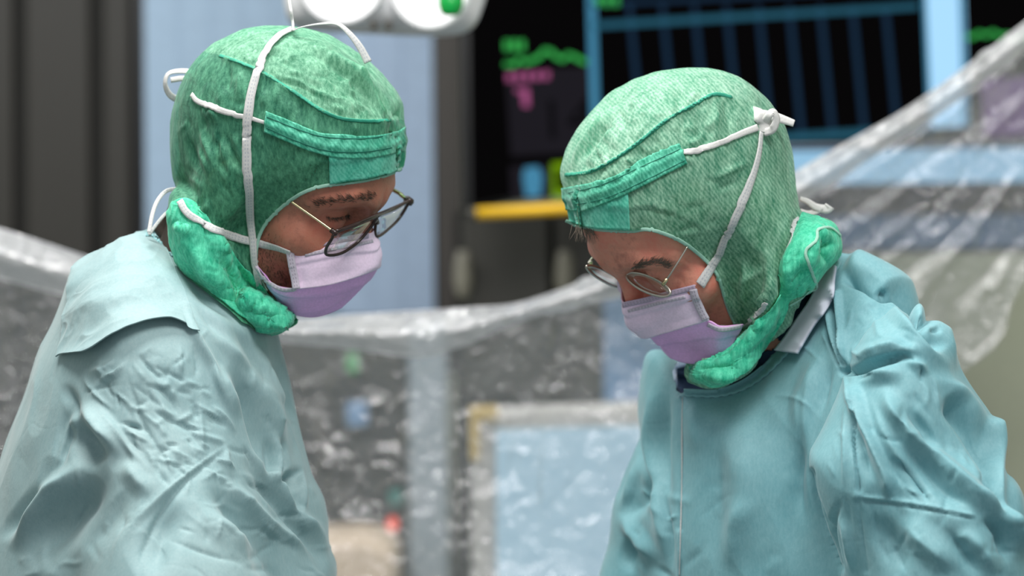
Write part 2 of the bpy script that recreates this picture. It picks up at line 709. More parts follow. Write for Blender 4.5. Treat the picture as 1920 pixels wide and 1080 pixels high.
def tube(name, P, r, mat, parent, seg=8, closed=False, rr=None):
    P = np.asarray(P, float)
    n = len(P)
    T = np.gradient(P, axis=0) if not closed else np.roll(P, -1, 0) - np.roll(P, 1, 0)
    T /= np.linalg.norm(T, axis=1)[:, None] + 1e-12
    ref = np.array([0.0, -1, 0.2])
    A = np.cross(T, ref); A /= np.linalg.norm(A, axis=1)[:, None] + 1e-12
    B = np.cross(T, A)
    R = np.full(n, r) if rr is None else resample(np.array(rr, float)[:, None], n)[:, 0]
    V, Fc = [], []
    for i in range(n):
        for k in range(seg):
            a = 2 * math.pi * k / seg
            V.append(P[i] + (A[i] * math.cos(a) + B[i] * math.sin(a)) * R[i])
    for i in range(n if closed else n - 1):
        for k in range(seg):
            a, b = i * seg + k, i * seg + (k + 1) % seg
            c, d = ((i + 1) % n) * seg + (k + 1) % seg, ((i + 1) % n) * seg + k
            Fc.append([a, b, c, d])
    if not closed:
        Fc.append(list(range(seg))[::-1]); Fc.append([(n - 1) * seg + k for k in range(seg)])
    return mesh_obj(name, V, Fc, mat, parent)


def strands(name, lst, mat, parent):
    """many hairs in one mesh; each: (points, root radius)"""
    V, Fc = [], []
    for P, r in lst:
        P = np.asarray(P, float); n = len(P)
        T = np.gradient(P, axis=0); T /= np.linalg.norm(T, axis=1)[:, None] + 1e-12
        A = np.cross(T, [0.1, -1, 0.2]); A /= np.linalg.norm(A, axis=1)[:, None] + 1e-12
        B = np.cross(T, A)
        b = len(V)
        for i in range(n):
            rr = r * (1 - 0.85 * i / (n - 1))
            for k in range(3):
                a = 2.094 * k
                V.append(P[i] + (A[i] * math.cos(a) + B[i] * math.sin(a)) * rr)
        for i in range(n - 1):
            for k in range(3):
                Fc.append([b + i * 3 + k, b + i * 3 + (k + 1) % 3, b + (i + 1) * 3 + (k + 1) % 3, b + (i + 1) * 3 + k])
    return mesh_obj(name, V, Fc, mat, parent)


def box(name, c8, mat, parent=None):
    """eight corners: four front (clockwise from top left), four back"""
    Fc = [[0, 3, 2, 1], [4, 5, 6, 7], [0, 1, 5, 4], [1, 2, 6, 5], [2, 3, 7, 6], [3, 0, 4, 7]]
    return mesh_obj(name, c8, Fc, mat, parent, False)


def slab(name, quad, Y, depth, mat, parent=None, bevel=0.0):
    """a board whose front face stands at Y, corners taken clockwise from top left"""
    Yf = Y if hasattr(Y, '__len__') else [Y] * len(quad)
    fr = [W(a, b, y) for (a, b), y in zip(quad, Yf)]
    bk = [p + np.array([0, depth, 0]) for p in fr]
    n = len(quad)
    Fc = [list(range(n))[::-1], list(range(n, 2 * n))] + [[i, (i + 1) % n, n + (i + 1) % n, n + i] for i in range(n)]
    o = mesh_obj(name, fr + bk, Fc, mat, parent, False)
    if bevel:
        m = o.modifiers.new('bevel', 'BEVEL'); m.width = bevel; m.segments = 2
    return o


def strokes(P, N, items, front=0.15):
    """press folds into cloth. item: (points, width px, height mm, kind)"""
    pr = proj(P)
    D = np.zeros(len(P))
    fr = np.clip((-N[:, 1] + front) / 0.25, 0, 1)
    for it in items:
        pts, wd, amp, kind = it[:4]
        L = resample(smooth_line(pts, 8), max(6, len(pts) * 5))
        lo, hi = L.min(0) - wd * 3.2, L.max(0) + wd * 3.2
        m = np.where((pr[:, 0] > lo[0]) & (pr[:, 0] < hi[0]) & (pr[:, 1] > lo[1]) & (pr[:, 1] < hi[1]) & (fr > 0))[0]
        if not len(m):
            continue
        d, s, t = seg_dist(pr[m], L)
        e = it[4] if len(it) > 4 else 0.42
        tp = np.clip(np.minimum(t if e >= 0 else 1, 1 - t) / abs(e), 0, 1) if e else np.ones(len(m))
        tp = tp * tp * (3 - 2 * tp)
        if kind == 'r':
            g = np.clip(1 - (np.sqrt(d * d + (0.28 * wd) ** 2) - 0.28 * wd) / (1.9 * wd), 0, 1)
            v = g * g * (1.6 - 0.6 * g)
        elif kind == 's':      # step: high on the right-hand side of the line, dying out over wd
            x = d * s
            v = np.where(x > 0, np.exp(-x / wd), 0) * np.clip(x / 3 + 0.5, 0, 1)
            v = np.where(x <= 0, np.clip(x / 3 + 0.5, 0, 1) * 1.0, v)
        elif kind == 'p':      # sharp pinch
            v = np.exp(-np.abs(d) / wd)
        D[m] += v * tp * amp * 0.001
    return P + N * (D * fr)[:, None]


def crumples(poly, n, length, wd, amp, ang, spread, seed):
    r = random.Random(seed)
    P = np.array(poly, float)
    lo, hi = P.min(0), P.max(0)
    out = []
    while len(out) < n:
        c = np.array([r.uniform(lo[0], hi[0]), r.uniform(lo[1], hi[1])])
        if not inside(c[None], P)[0]:
            continue
        a = math.radians(ang + r.gauss(0, spread))
        L = length * r.uniform(0.5, 1.5)
        pts = []
        p = c.copy()
        for k in range(4):
            pts.append(tuple(p))
            a += r.gauss(0, 0.25)
            p = p + np.array([math.cos(a), math.sin(a)]) * L / 3
        out.append((pts, wd * r.uniform(0.6, 1.5), amp * r.choice((-1, 1)) * r.uniform(0.4, 1.2), r.choice('rrp')))
    return out


def noise3(P, scale, seed=0):
    """cheap smooth value noise"""
    r = np.random.RandomState(seed)
    T = r.rand(32, 32, 32)
    Q = P * scale + 1000
    i = np.floor(Q).astype(int); f = Q - i
    f = f * f * (3 - 2 * f)
    i %= 32; j = (i + 1) % 32
    out = 0
    for dx in (0, 1):
        for dy in (0, 1):
            for dz in (0, 1):
                wx = f[:, 0] if dx else 1 - f[:, 0]
                wy = f[:, 1] if dy else 1 - f[:, 1]
                wz = f[:, 2] if dz else 1 - f[:, 2]
                out = out + T[(j if dx else i)[:, 0], (j if dy else i)[:, 1], (j if dz else i)[:, 2]] * wx * wy * wz
    return out - 0.5


def ridged(P, scale, seed, axis=None, stretch=3.0):
    Q = P
    if axis is not None:
        a = np.array(axis, float); a /= np.linalg.norm(a)
        Q = P - np.outer(P @ a, a) * (1 - 1 / stretch)
    n = noise3(Q + 0.02 * np.stack([noise3(Q, scale * 0.7, seed + 5), noise3(Q, scale * 0.7, seed + 6), noise3(Q, scale * 0.7, seed + 7)], 1), scale, seed)
    return np.abs(n)


# ------------------------------------------------------------------ head anatomy
def head_sdf(x, y, z, jaw=1.0):
    a = np.abs(y)
    d = sell(x, y, z, (-0.006, 0, 0.046), (0.097, 0.074, 0.086))
    d = smin(d, sell(x, y, z, (0.040, 0, 0.050), (0.060, 0.062, 0.058)), 0.02)
    d = smin(d, sell(x, y, z, (0.036, 0, -0.020), (0.054, 0.055, 0.070)), 0.02)
    d = smin(d, scap(x, a, z, (0.084, 0.030, 0.036), (0.092, 0.008, 0.034), 0.011), 0.014)        # brow
    d = smin(d, scap(x, a, z, (0.066, 0.050, 0.028), (0.084, 0.030, 0.037), 0.010), 0.012)
    d = smax(d, -(np.sqrt((x - 0.101) ** 2 + (a - 0.032) ** 2 + ((z - 0.014) * 1.1) ** 2) - 0.0195), 0.012)   # socket
    d = smin(d, np.sqrt((x - 0.0765) ** 2 + (a - 0.032) ** 2 + (z - 0.015) ** 2) - 0.0140, 0.005)          # eye under its lid
    d = smin(d, scap(x, a, z, (0.062, 0.050, -0.012), (0.078, 0.034, -0.018), 0.015), 0.022)       # cheek bone
    d = smin(d, scap(x, y, z, (0.090, 0, 0.028), (0.102, 0, -0.008), 0.0070, 0.0080), 0.010)        # nose
    d = smin(d, np.sqrt((x - 0.091) ** 2 + (a - 0.010) ** 2 + (z + 0.016) ** 2) - 0.0085, 0.008)
    d = smin(d, sell(x, y, z, (0.066, 0, -0.046), (0.028, 0.030, 0.032)), 0.016)
    d = smin(d, scap(x, a, z, (0.020, 0.050, -0.048), (0.060, 0.018, -0.076), 0.016), 0.022)       # jaw
    d = smin(d, np.sqrt((x - 0.068) ** 2 + y ** 2 + (z + 0.076) ** 2) - 0.018, 0.016)
    d = smin(d, scap(x, a, z, (0.089, 0.0, -0.038), (0.081, 0.020, -0.042), 0.0055), 0.005)         # lips
    d = smin(d, scap(x, a, z, (0.087, 0.0, -0.050), (0.080, 0.017, -0.049), 0.0060), 0.005)
    # ear: flat dish with a rolled rim
    ex, ey, ez = x + 0.006, a - 0.075, z - 0.002
    ear = sell(ex, ey - 0.25 * (-ex), ez, (0, 0, 0), (0.018, 0.006, 0.031))
    rr = np.sqrt((np.sqrt((ex / 0.62) ** 2 + ez ** 2) - 0.026) ** 2 + (ey - 0.002) ** 2) - 0.0032
    ear = smin(ear, rr, 0.004)
    ear = smax(ear, -sell(ex, ey, ez, (0.003, 0.006, -0.002), (0.009, 0.006, 0.014)), 0.003)
    d = smin(d, ear, 0.006)
    return d




def to_local(pose, x, y, z):
    R, t, sc = pose
    dx, dy, dz = x - t[0], y - t[1], z - t[2]
    return ((R[0, 0] * dx + R[1, 0] * dy + R[2, 0] * dz) / sc, (R[0, 1] * dx + R[1, 1] * dy + R[2, 1] * dz) / sc,
            (R[0, 2] * dx + R[1, 2] * dy + R[2, 2] * dz) / sc)


def to_world(pose, p):
    R, t, sc = pose
    return R @ (np.asarray(p, float) * sc) + t


def ray_local_plane(pose, px, py, yl):
    """point seen at px, py that lies yl metres to the left of the head's middle plane"""
    R, t, sc = pose
    d = W(px, py, 1.0) - np.array([0, 0, ZC])
    o = np.array([0, 0, ZC]) - t
    n = R[:, 1]
    k = (yl * sc - n @ o) / (n @ d)
    return np.array([0, 0, ZC]) + d * k


def hand_sdf(x, y, z, c, fwd, out, curl=0.5, side=1):
    """palm, four unequal bent fingers, thumb from the side of the palm"""
    fwd = np.array(fwd, float); fwd /= np.linalg.norm(fwd)
    out = np.array(out, float); out -= fwd * (out @ fwd); out /= np.linalg.norm(out)   # towards the thumb
    dn = np.cross(fwd, out) * side
    if dn[2] > 0:
        dn = -dn
    c = np.array(c, float)
    d = None
    for k, (off, ln) in enumerate(((0.030, 0.072), (0.010, 0.080), (-0.010, 0.074), (-0.029, 0.058))):
        kn = c + fwd * 0.095 + out * off
        base = c + fwd * 0.012 + out * off * 0.6
        m = scap(x, y, z, base, kn, 0.0135, 0.0115)
        d = m if d is None else smin(d, m, 0.010)
        p = kn
        a = curl * 0.6
        for j, fr in enumerate((0.45, 0.30, 0.25)):
            q = p + (fwd * math.cos(a) + dn * math.sin(a)) * ln * fr
            d = smin(d, scap(x, y, z, p, q, 0.0095 - 0.001 * j, 0.0088 - 0.001 * j), 0.002)
            p = q
            a += curl * 0.7
    a = c + fwd * 0.025 + out * 0.024
    b = a + fwd * 0.030 + out * 0.026 + dn * 0.012
    e = b + fwd * 0.034 + out * 0.006 + dn * 0.014
    d = smin(d, scap(x, y, z, a, b, 0.015, 0.011), 0.008)
    d = smin(d, scap(x, y, z, b, e, 0.0105, 0.0085), 0.003)
    return d


def head_axes(pose, lo=-0.13, hi=0.13):
    t = pose[1]
    return (t[0] - 0.155, t[0] + 0.155), (t[1] - 0.12, t[1] + 0.12), (t[2] - 0.15, t[2] + 0.16)


def build_body(person, pose, J, mat):
    hx, hy, hz = head_axes(pose)
    x0, x1 = J['xr']
    xs = axisgrid([(x0, hx[0], 0.014), (hx[0], hx[1], 0.0024), (hx[1], x1, 0.014)])
    ys = axisgrid([(1.78, hy[0], 0.014), (hy[0], hy[1], 0.0024), (hy[1], 2.62, 0.014)])
    zs = axisgrid([(-0.03, hz[0], 0.016), (hz[0], hz[1], 0.0024), (hz[1], hz[1] + 0.02, 0.01)])
    X, Y, Z = (xs.astype(np.float32)[:, None, None], ys.astype(np.float32)[None, :, None], zs.astype(np.float32)[None, None, :])
    lx, ly, lz = to_local(pose, X, Y, Z)
    d = head_sdf(lx, ly, lz) * pose[2]
    nk = to_world(pose, (-0.022, 0, -0.035))
    d = smin(d, scap(X, Y, Z, nk, J['neck'], 0.048, 0.046), 0.02)
    d = smin(d, scap(X, Y, Z, to_world(pose, (-0.045, 0, 0.01)), J['neck'], 0.038, 0.045), 0.02)
    ch = J['chest']; pv = J['pelvis']
    d = smin(d, scap(X, Y, Z, J['neck'], ch, 0.044, 0.080), 0.01)
    d = smin(d, scap(X, Y, Z, ch, pv, 0.082, 0.10), 0.03)
    for s in (0, 1):
        sh, el, wr, hf = J['arm'][s]
        d = smin(d, scap(X, Y, Z, ch, sh, 0.05, 0.045), 0.03)
        d = smin(d, scap(X, Y, Z, sh, el, 0.045, 0.040), 0.02)
        d = smin(d, scap(X, Y, Z, el, wr, 0.041, 0.027), 0.015)
        d = smin(d, hand_sdf(X, Y, Z, wr, hf, (0, 0.2, 1) if s == 0 else (0, -0.2, 1)) + 0.002, 0.01)
        hp = np.array(pv) + np.array([0, -0.09 + 0.18 * s, -0.03])
        kn = hp * np.array([1, 1, 0]) + np.array([0.0, 0, 0.50])
        an = kn * np.array([1, 1, 0]) + np.array([-0.02 * J['f'], 0, 0.09])
        d = smin(d, scap(X, Y, Z, hp, kn, 0.085, 0.055), 0.03)
        d = smin(d, scap(X, Y, Z, kn, an, 0.055, 0.038), 0.02)
        d = smin(d, scap(X, Y, Z, an - np.array([0.02 * J['f'], 0, 0.045]), an + np.array([0.16 * J['f'], 0, -0.058]), 0.042, 0.030), 0.02)
    P, q = iso(d, xs, ys, zs)
    N = vnormals(P, q)
    hm = (np.abs(P - pose[1]) < 0.15).all(1)
    P2 = P.copy()
    P2[hm] = strokes(P[hm], N[hm], J['facelines'], 0.3)
    o = mesh_obj('body', P2, q, mat, person)
    return o, P2, q


def build_cap(person, pose, polys, opening, folds, gown_tree, J, mat, kill=None, crown=None):
    hx, hy, hz = head_axes(pose)
    xs = np.arange(J['cx'][0], J['cx'][1], 0.0022)
    ys = np.arange(1.98, 2.34, 0.0026)
    zs = np.arange(J['cz'][0], J['cz'][1], 0.0022)
    d = None
    for poly, Yc, D, kw in polys:
        b = Blob(poly, Yc, D, 0.004, **kw)
        f = b.field(xs, ys, zs)
        d = f if d is None else smin(d, f, 0.006)
    lx, ly, lz = to_local(pose, xs.astype(np.float32)[:, None, None], ys.astype(np.float32)[None, :, None], zs.astype(np.float32)[None, None, :])
    h = sell(lx, ly, lz, (-0.006, 0, 0.046), (0.104, 0.082, 0.094))
    h = smin(h, sell(lx, ly, lz, (0.040, 0, 0.052), (0.066, 0.069, 0.063)), 0.02)
    h = smin(h, sell(lx, np.abs(ly), lz, (-0.006, 0.072, 0.0), (0.030, 0.020, 0.042)), 0.02)
    d = smin(d, h * pose[2], 0.012)
    P, q = iso(d, xs, ys, zs)
    P = relax(P, q, 6, 0.5)
    N = vnormals(P, q)
    # sit on the face along the opening
    op = smooth_line(opening, 8)
    pr = proj(P)
    dist = seg_dist(pr, op)[0]
    near = np.where((N[:, 1] < 0.1) & (dist < 95))[0]
    htree = J['htree']
    for i in near:
        hp, hn = hit(htree, pr[i, 0], pr[i, 1], 2.16, 0)
        if abs(hp[1] - P[i, 1]) > 0.05:
            continue
        wgt = 1 - dist[i] / 95
        wgt = wgt * wgt * (3 - 2 * wgt)
        y = P[i, 1] * (1 - wgt) + (hp[1] - 0.0035) * wgt
        P[i] = W(pr[i, 0], pr[i, 1], y)
    P = relax(P, q, 2, 0.4)
    N = vnormals(P, q)
    P = strokes(P, N, [(f_[0], f_[1] * 0.9, f_[2] * (2.4 if abs(f_[2]) < 3 else 1.4)) + tuple(f_[3:]) for f_ in folds], 0.5)
    P += N * (noise3(P, 55, 3) * 0.0016 + noise3(P, 110, 4) * 0.0009)[:, None]
    # stay outside the gown on the near side
    pr = proj(P)
    if gown_tree is not None:
        for i in np.where((N[:, 1] < 0.0) & J['skirtmask'](pr))[0]:
            hp, hn = hit(gown_tree, pr[i, 0], pr[i, 1], 9, 0)
            if hp[1] < 3 and P[i, 1] > hp[1] - 0.006:
                P[i] = W(pr[i, 0], pr[i, 1], hp[1] - 0.006)
    for i in np.where((N[:, 1] < 0.25) & (np.abs(P - pose[1]) < 0.17).all(1))[0]:
        hp, hn = hit(htree, pr[i, 0], pr[i, 1], 9, 0)
        mg = 0.003 if dist[i] < 40 else 0.0065
        if hp[1] < 3 and P[i, 1] > hp[1] - mg and P[i, 1] < hp[1] + 0.03:
            P[i] = W(pr[i, 0], pr[i, 1], hp[1] - mg)
    # cut the opening, snapping the rim on to the line
    hole = list(map(tuple, op)) + J['holeout']
    ins = inside(pr, hole)
    c, dd = nearest_on(pr, op)
    snap = dd < 5.0
    for i in np.where(snap)[0]:
        P[i] = W(c[i, 0], c[i, 1], P[i, 1])
    dead = ins & ~snap
    if kill is not None:
        dead |= inside(pr, kill)
    P, q = drop(P, q, dead)
    o = mesh_obj('surgical_hood', P, q, mat, person)
    if crown is not None:
        o.data.materials.append(crown[1])
        pq = proj(P[q].mean(1))
        o.data.polygons.foreach_set('material_index', inside(pq, list(map(tuple, smooth_line(crown[0], 8))) + crown[2]).astype(np.int32))
    return o, P, q


def mask_panel(name, pose, rows, mat, person, thick=0.0014, sub=10, mirror=True, out=0.0, seed=1, pleat=0.0):
    """rows of (px, py, yl) from the cheek to the nose line; the other half is the mirror image"""
    R, t, sc = pose
    G = []
    for row in rows:
        half = []
        for a, b, yl in row:
            p = ray_local_plane(pose, a, b, yl)
            half.append((R.T @ (p - t)) / sc)
        far = [np.array([p[0], -p[1], p[2]]) for p in half[::-1] if abs(p[1]) > 1e-4]
        G.append(np.array(half + far))
    G = [smooth_line(r, sub) for r in G]
    m = len(G[0])
    cols = [smooth_line([g[j] for g in G], sub) for j in range(m)]
    A = np.array(cols)                     # m x k x 3
    m, k = A.shape[:2]
    Pw = (A.reshape(-1, 3) * sc) @ R.T + t
    Pw = Pw.reshape(m, k, 3)
    du = np.gradient(Pw, axis=0); dv = np.gradient(Pw, axis=1)
    Nn = np.cross(du, dv); Nn /= np.linalg.norm(Nn, axis=2)[..., None] + 1e-9
    fwdp = R[:, 0]
    if (Nn.reshape(-1, 3).mean(0)) @ fwdp < 0:
        Nn = -Nn
    nz = noise3(Pw.reshape(-1, 3), 60, seed).reshape(m, k) * 0.0030 - ridged(Pw.reshape(-1, 3), 42, seed + 1).reshape(m, k) * 0.0060
    vv = np.linspace(0, 1, k)[None, :]
    nz = nz + pleat * (np.clip((vv - 0.42) / 0.03, 0, 1) * np.clip((0.95 - vv) / 0.5, 0, 1))
    ed = np.minimum(np.linspace(0, 1, k), np.linspace(1, 0, k)) * 6
    Pw = Pw + Nn * (nz * np.clip(ed, 0, 1)[None, :] + out)[..., None]
    Pb = Pw - Nn * thick
    V = np.vstack([Pw.reshape(-1, 3), Pb.reshape(-1, 3)])
    n = m * k
    Fc = []
    for i in range(m - 1):
        for j in range(k - 1):
            a = i * k + j
            Fc.append([a, a + 1, a + k + 1, a + k]); Fc.append([n + a, n + a + k, n + a + k + 1, n + a + 1])
    rim = [i * k for i in range(m)] + [(m - 1) * k + j for j in range(1, k)] + [i * k + k - 1 for i in range(m - 2, -1, -1)] + [j for j in range(k - 2, 0, -1)]
    for a, b in zip(rim, rim[1:] + rim[:1]):
        Fc.append([a, b, n + b, n + a])
    uvf = np.array([(i / (m - 1), j / (k - 1)) for i in range(m) for j in range(k)])
    return mesh_obj(name, V, Fc, mat, person, True, np.vstack([uvf, uvf]))


# ------------------------------------------------------------------ materials
M = {}
M['gown_l'] = fabric_gown('gown_cloth_pale', lin((154, 180, 181)), lin((134, 166, 169)))
M['gown_r'] = fabric_gown('gown_cloth_teal', lin((134, 180, 186)), lin((108, 162, 170)))
M['cap_l'] = fabric_cap('cap_fleece', lin((112, 196, 156)), lin((40, 132, 104)), 0.32)
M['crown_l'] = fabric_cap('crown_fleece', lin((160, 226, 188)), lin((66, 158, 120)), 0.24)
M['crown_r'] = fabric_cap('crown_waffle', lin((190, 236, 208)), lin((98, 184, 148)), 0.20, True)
M['cap_r'] = fabric_cap('cap_waffle', lin((176, 228, 196)), lin((80, 166, 132)), 0.24, True)
M['band'] = fabric_cap('cap_band', lin((128, 228, 202)), lin((72, 198, 168)), 0.02, True)
M['channel'] = fabric_cap('cap_channel', lin((116, 222, 190)), lin((40, 168, 136)), 0.08, True)
M['skirt'] = fabric_cap('cap_skirt', lin((120, 248, 208)), lin((48, 208, 168)), 0.12)
M['skin_l'] = skin('skin_tan', lin((184, 120, 98)), lin((182, 104, 86)), lin((146, 92, 76)))
M['skin_r'] = skin('skin_ruddy', lin((214, 144, 122)), lin((214, 124, 106)), lin((178, 112, 96)))
M['hair'] = plain('hair_grey', (112, 100, 88), 0.7)
M['hair_dark'] = plain('hair_dark', (84, 68, 56), 0.7)
M['tape'] = tape('mask_tie', (226, 226, 224))
M['lace'] = tape('cotton_lace', (232, 231, 228), dots=False)
M['edge'] = tape('cap_edge', (178, 226, 206), dots=False)
M['seam'] = tape('cap_seam', (64, 178, 148), dots=False)
M['seam_dark'] = plain('cap_stitch', (20, 110, 90), 0.8)
M['mask_l'] = tape('mask_outer', (250, 226, 250), dots=False, trans=0.04)
M['mask_p'] = tape('mask_pleat', (252, 194, 252), dots=False, trans=0.04)
M['mask_b'] = tape('mask_binding', (226, 218, 230), (0.50, 0.44, 0.52, 1))
M['mask_top'] = tape('mask_top_binding', (218, 200, 222), (0.48, 0.40, 0.50, 1))
M['velcro'] = plain('fleece_tab', (206, 208, 222), 0.9)
M['shirt'] = plain('navy_rib', (24, 44, 70), 0.85)
M['shirt_brown'] = plain('brown_rib', (70, 56, 48), 0.85)
M['collar'] = fabric_gown('collar_cloth', lin((140, 188, 192)), lin((120, 172, 176)))
M['gold'] = plain('gold_metal', (206, 190, 150), 0.25, 1.0)
M['steel'] = plain('brushed_steel', (196, 188, 176), 0.28, 1.0)
M['acetate'] = plain('dark_acetate', (52, 34, 30), 0.22)
M['chrome'] = plain('chrome', (220, 220, 222), 0.12, 1.0)
M['glove'] = plain('latex_glove', (226, 214, 190), 0.45)
M['clog'] = plain('white_clog', (225, 225, 222), 0.5)
a = NT('spectacle_glass')
g = a.n('BsdfGlossy'); g.inputs['Roughness'].default_value = 0.03; g.inputs[0].default_value = (1, 0.97, 0.95, 1)
tp = a.n('BsdfTransparent'); tp.inputs[0].default_value = (0.93, 0.93, 0.92, 1)
fr = a.n('Fresnel'); fr.inputs[0].default_value = 1.45
mx = a.n('MixShader'); a.l(a.math('MULTIPLY', fr.outputs[0], 0.4), mx.inputs[0]); a.l(tp.outputs[0], mx.inputs[1]); a.l(g.outputs[0], mx.inputs[2])
M['lens'] = a.done(mx.outputs[0])


def lens_frame(person, name, label, pose, outline_n, outline_f, bar, temples, fm, tm, r, r_t, pads=None):
    """outlines: (px, py, yl)"""
    gl = None
    res = []
    for k, ol in enumerate((outline_n, outline_f)):
        P = smooth_line([ray_local_plane(pose, *p) for p in ol], 10, True)
        if gl is None:
            gl = tube(name, P, r, fm, person, 8, True)
            tag(gl, label)
            rim = gl
        else:
            rim = tube('rim', P, r, fm, gl, 8, True)
        c = P.mean(0)
        n = np.cross(P[0] - c, P[len(P) // 4] - c); n /= np.linalg.norm(n)
        if n[1] > 0:
            n = -n
        m = len(P)
        V = [c + n * 0.0026] + [c + (p - c) * 0.5 + n * 0.0019 for p in P] + list(P) + [c + n * 0.0010] + [c + (p - c) * 0.5 + n * 0.0004 for p in P]
        Fc = []
        for i in range(m):
            j = (i + 1) % m
            Fc += [[0, 1 + i, 1 + j], [1 + i, 1 + m + i, 1 + m + j, 1 + j]]
            b = 1 + 2 * m
            Fc += [[b, b + 1 + j, b + 1 + i], [b + 1 + i, b + 1 + j, 1 + m + j, 1 + m + i]]
        mesh_obj('lens', V, Fc, M['lens'], gl)
    for b in bar:
        tube('bridge', smooth_line([ray_local_plane(pose, *p) for p in b[0]], 8), b[1], fm, gl)
    for tpts, rr, end in temples:
        P = [ray_local_plane(pose, *p) for p in tpts]
        if end is not None:
            P += [to_world(pose, e) for e in end]
        t = tube('temple', smooth_line(P, 8), rr, tm, gl, 8)
        hg = P[0]
        T = (P[1] - P[0]) / np.linalg.norm(P[1] - P[0])
        hgo = tube('hinge', [hg - T * 0.002, hg + T * 0.001, hg + T * 0.005], rr * 2.1, M['gold'] if fm is M['steel'] else fm, gl, 6)
    return gl


# ------------------------------------------------------------------ the surgeon on the left
poseL = (rot(-0.2957, 0.4979, 0.2437), np.array([-0.2152, 2.16, 1.614]), 1.0)
PL = root('person', 'surgeon facing right in pale teal gown, dark-rimmed square glasses and green hood, head bowed', 'person', (-0.42, 2.16, 0))


def P3(px, py, Y):
    return W(px, py, Y)


def build_gown(person, blobs, caps, axes, folds, opening, mat, name='gown', nz=0.0025, crax=(0.5, 0, -1)):
    xs, ys, zs = axes
    d = None
    for b, k in blobs:
        f = b.field(xs, ys, zs)
        d = f if d is None else smin(d, f, k)
    X, Y, Z = (xs.astype(np.float32)[:, None, None], ys.astype(np.float32)[None, :, None], zs.astype(np.float32)[None, None, :])
    for a, b, ra, rb, k in caps:
        d = smin(d, scap(X, Y, Z, a, b, ra, rb), k)
    P, q = iso(d, xs, ys, zs)
    P = relax(P, q, 6, 0.5)
    N = vnormals(P, q)
    msk = np.clip(noise3(P, 6, 9) * 3 + 0.6, 0.15, 1)
    P = P + N * (noise3(P, 9, 1) * nz * 1.4 - (ridged(P, 13, 2, crax) * nz * 4.2 + ridged(P, 30, 12, crax, 2) * nz * 2.0) * msk)[:, None]
    N = vnormals(P, q)
    folds = [(f[0], f[1] * (0.9 if f[1] >= 9 else 0.8), f[2] * (1.15 if f[1] >= 9 else 0.95)) + tuple(f[3:]) for f in folds]
    big = [f for f in folds if f[1] >= 8.1]
    fine = [f for f in folds if f[1] < 8.1]
    P = strokes(P, N, big, 0.5)
    P = relax(P, q, 1, 0.2)
    N = vnormals(P, q)
    P = strokes(P, N, fine, 0.4)
    if opening is not None:
        pr = proj(P)
        L = smooth_line(opening[0], 8)
        c, dd = nearest_on(pr, L)
        ins = inside(pr, list(map(tuple, L)) + opening[1])
        sn = dd < 4.5
        for i in np.where(sn)[0]:
            P[i] = W(c[i, 0], c[i, 1], P[i, 1])
        P, q = drop(P, q, ins & ~sn)
    o = mesh_obj(name, P, q, mat, person)
    return o, P, q


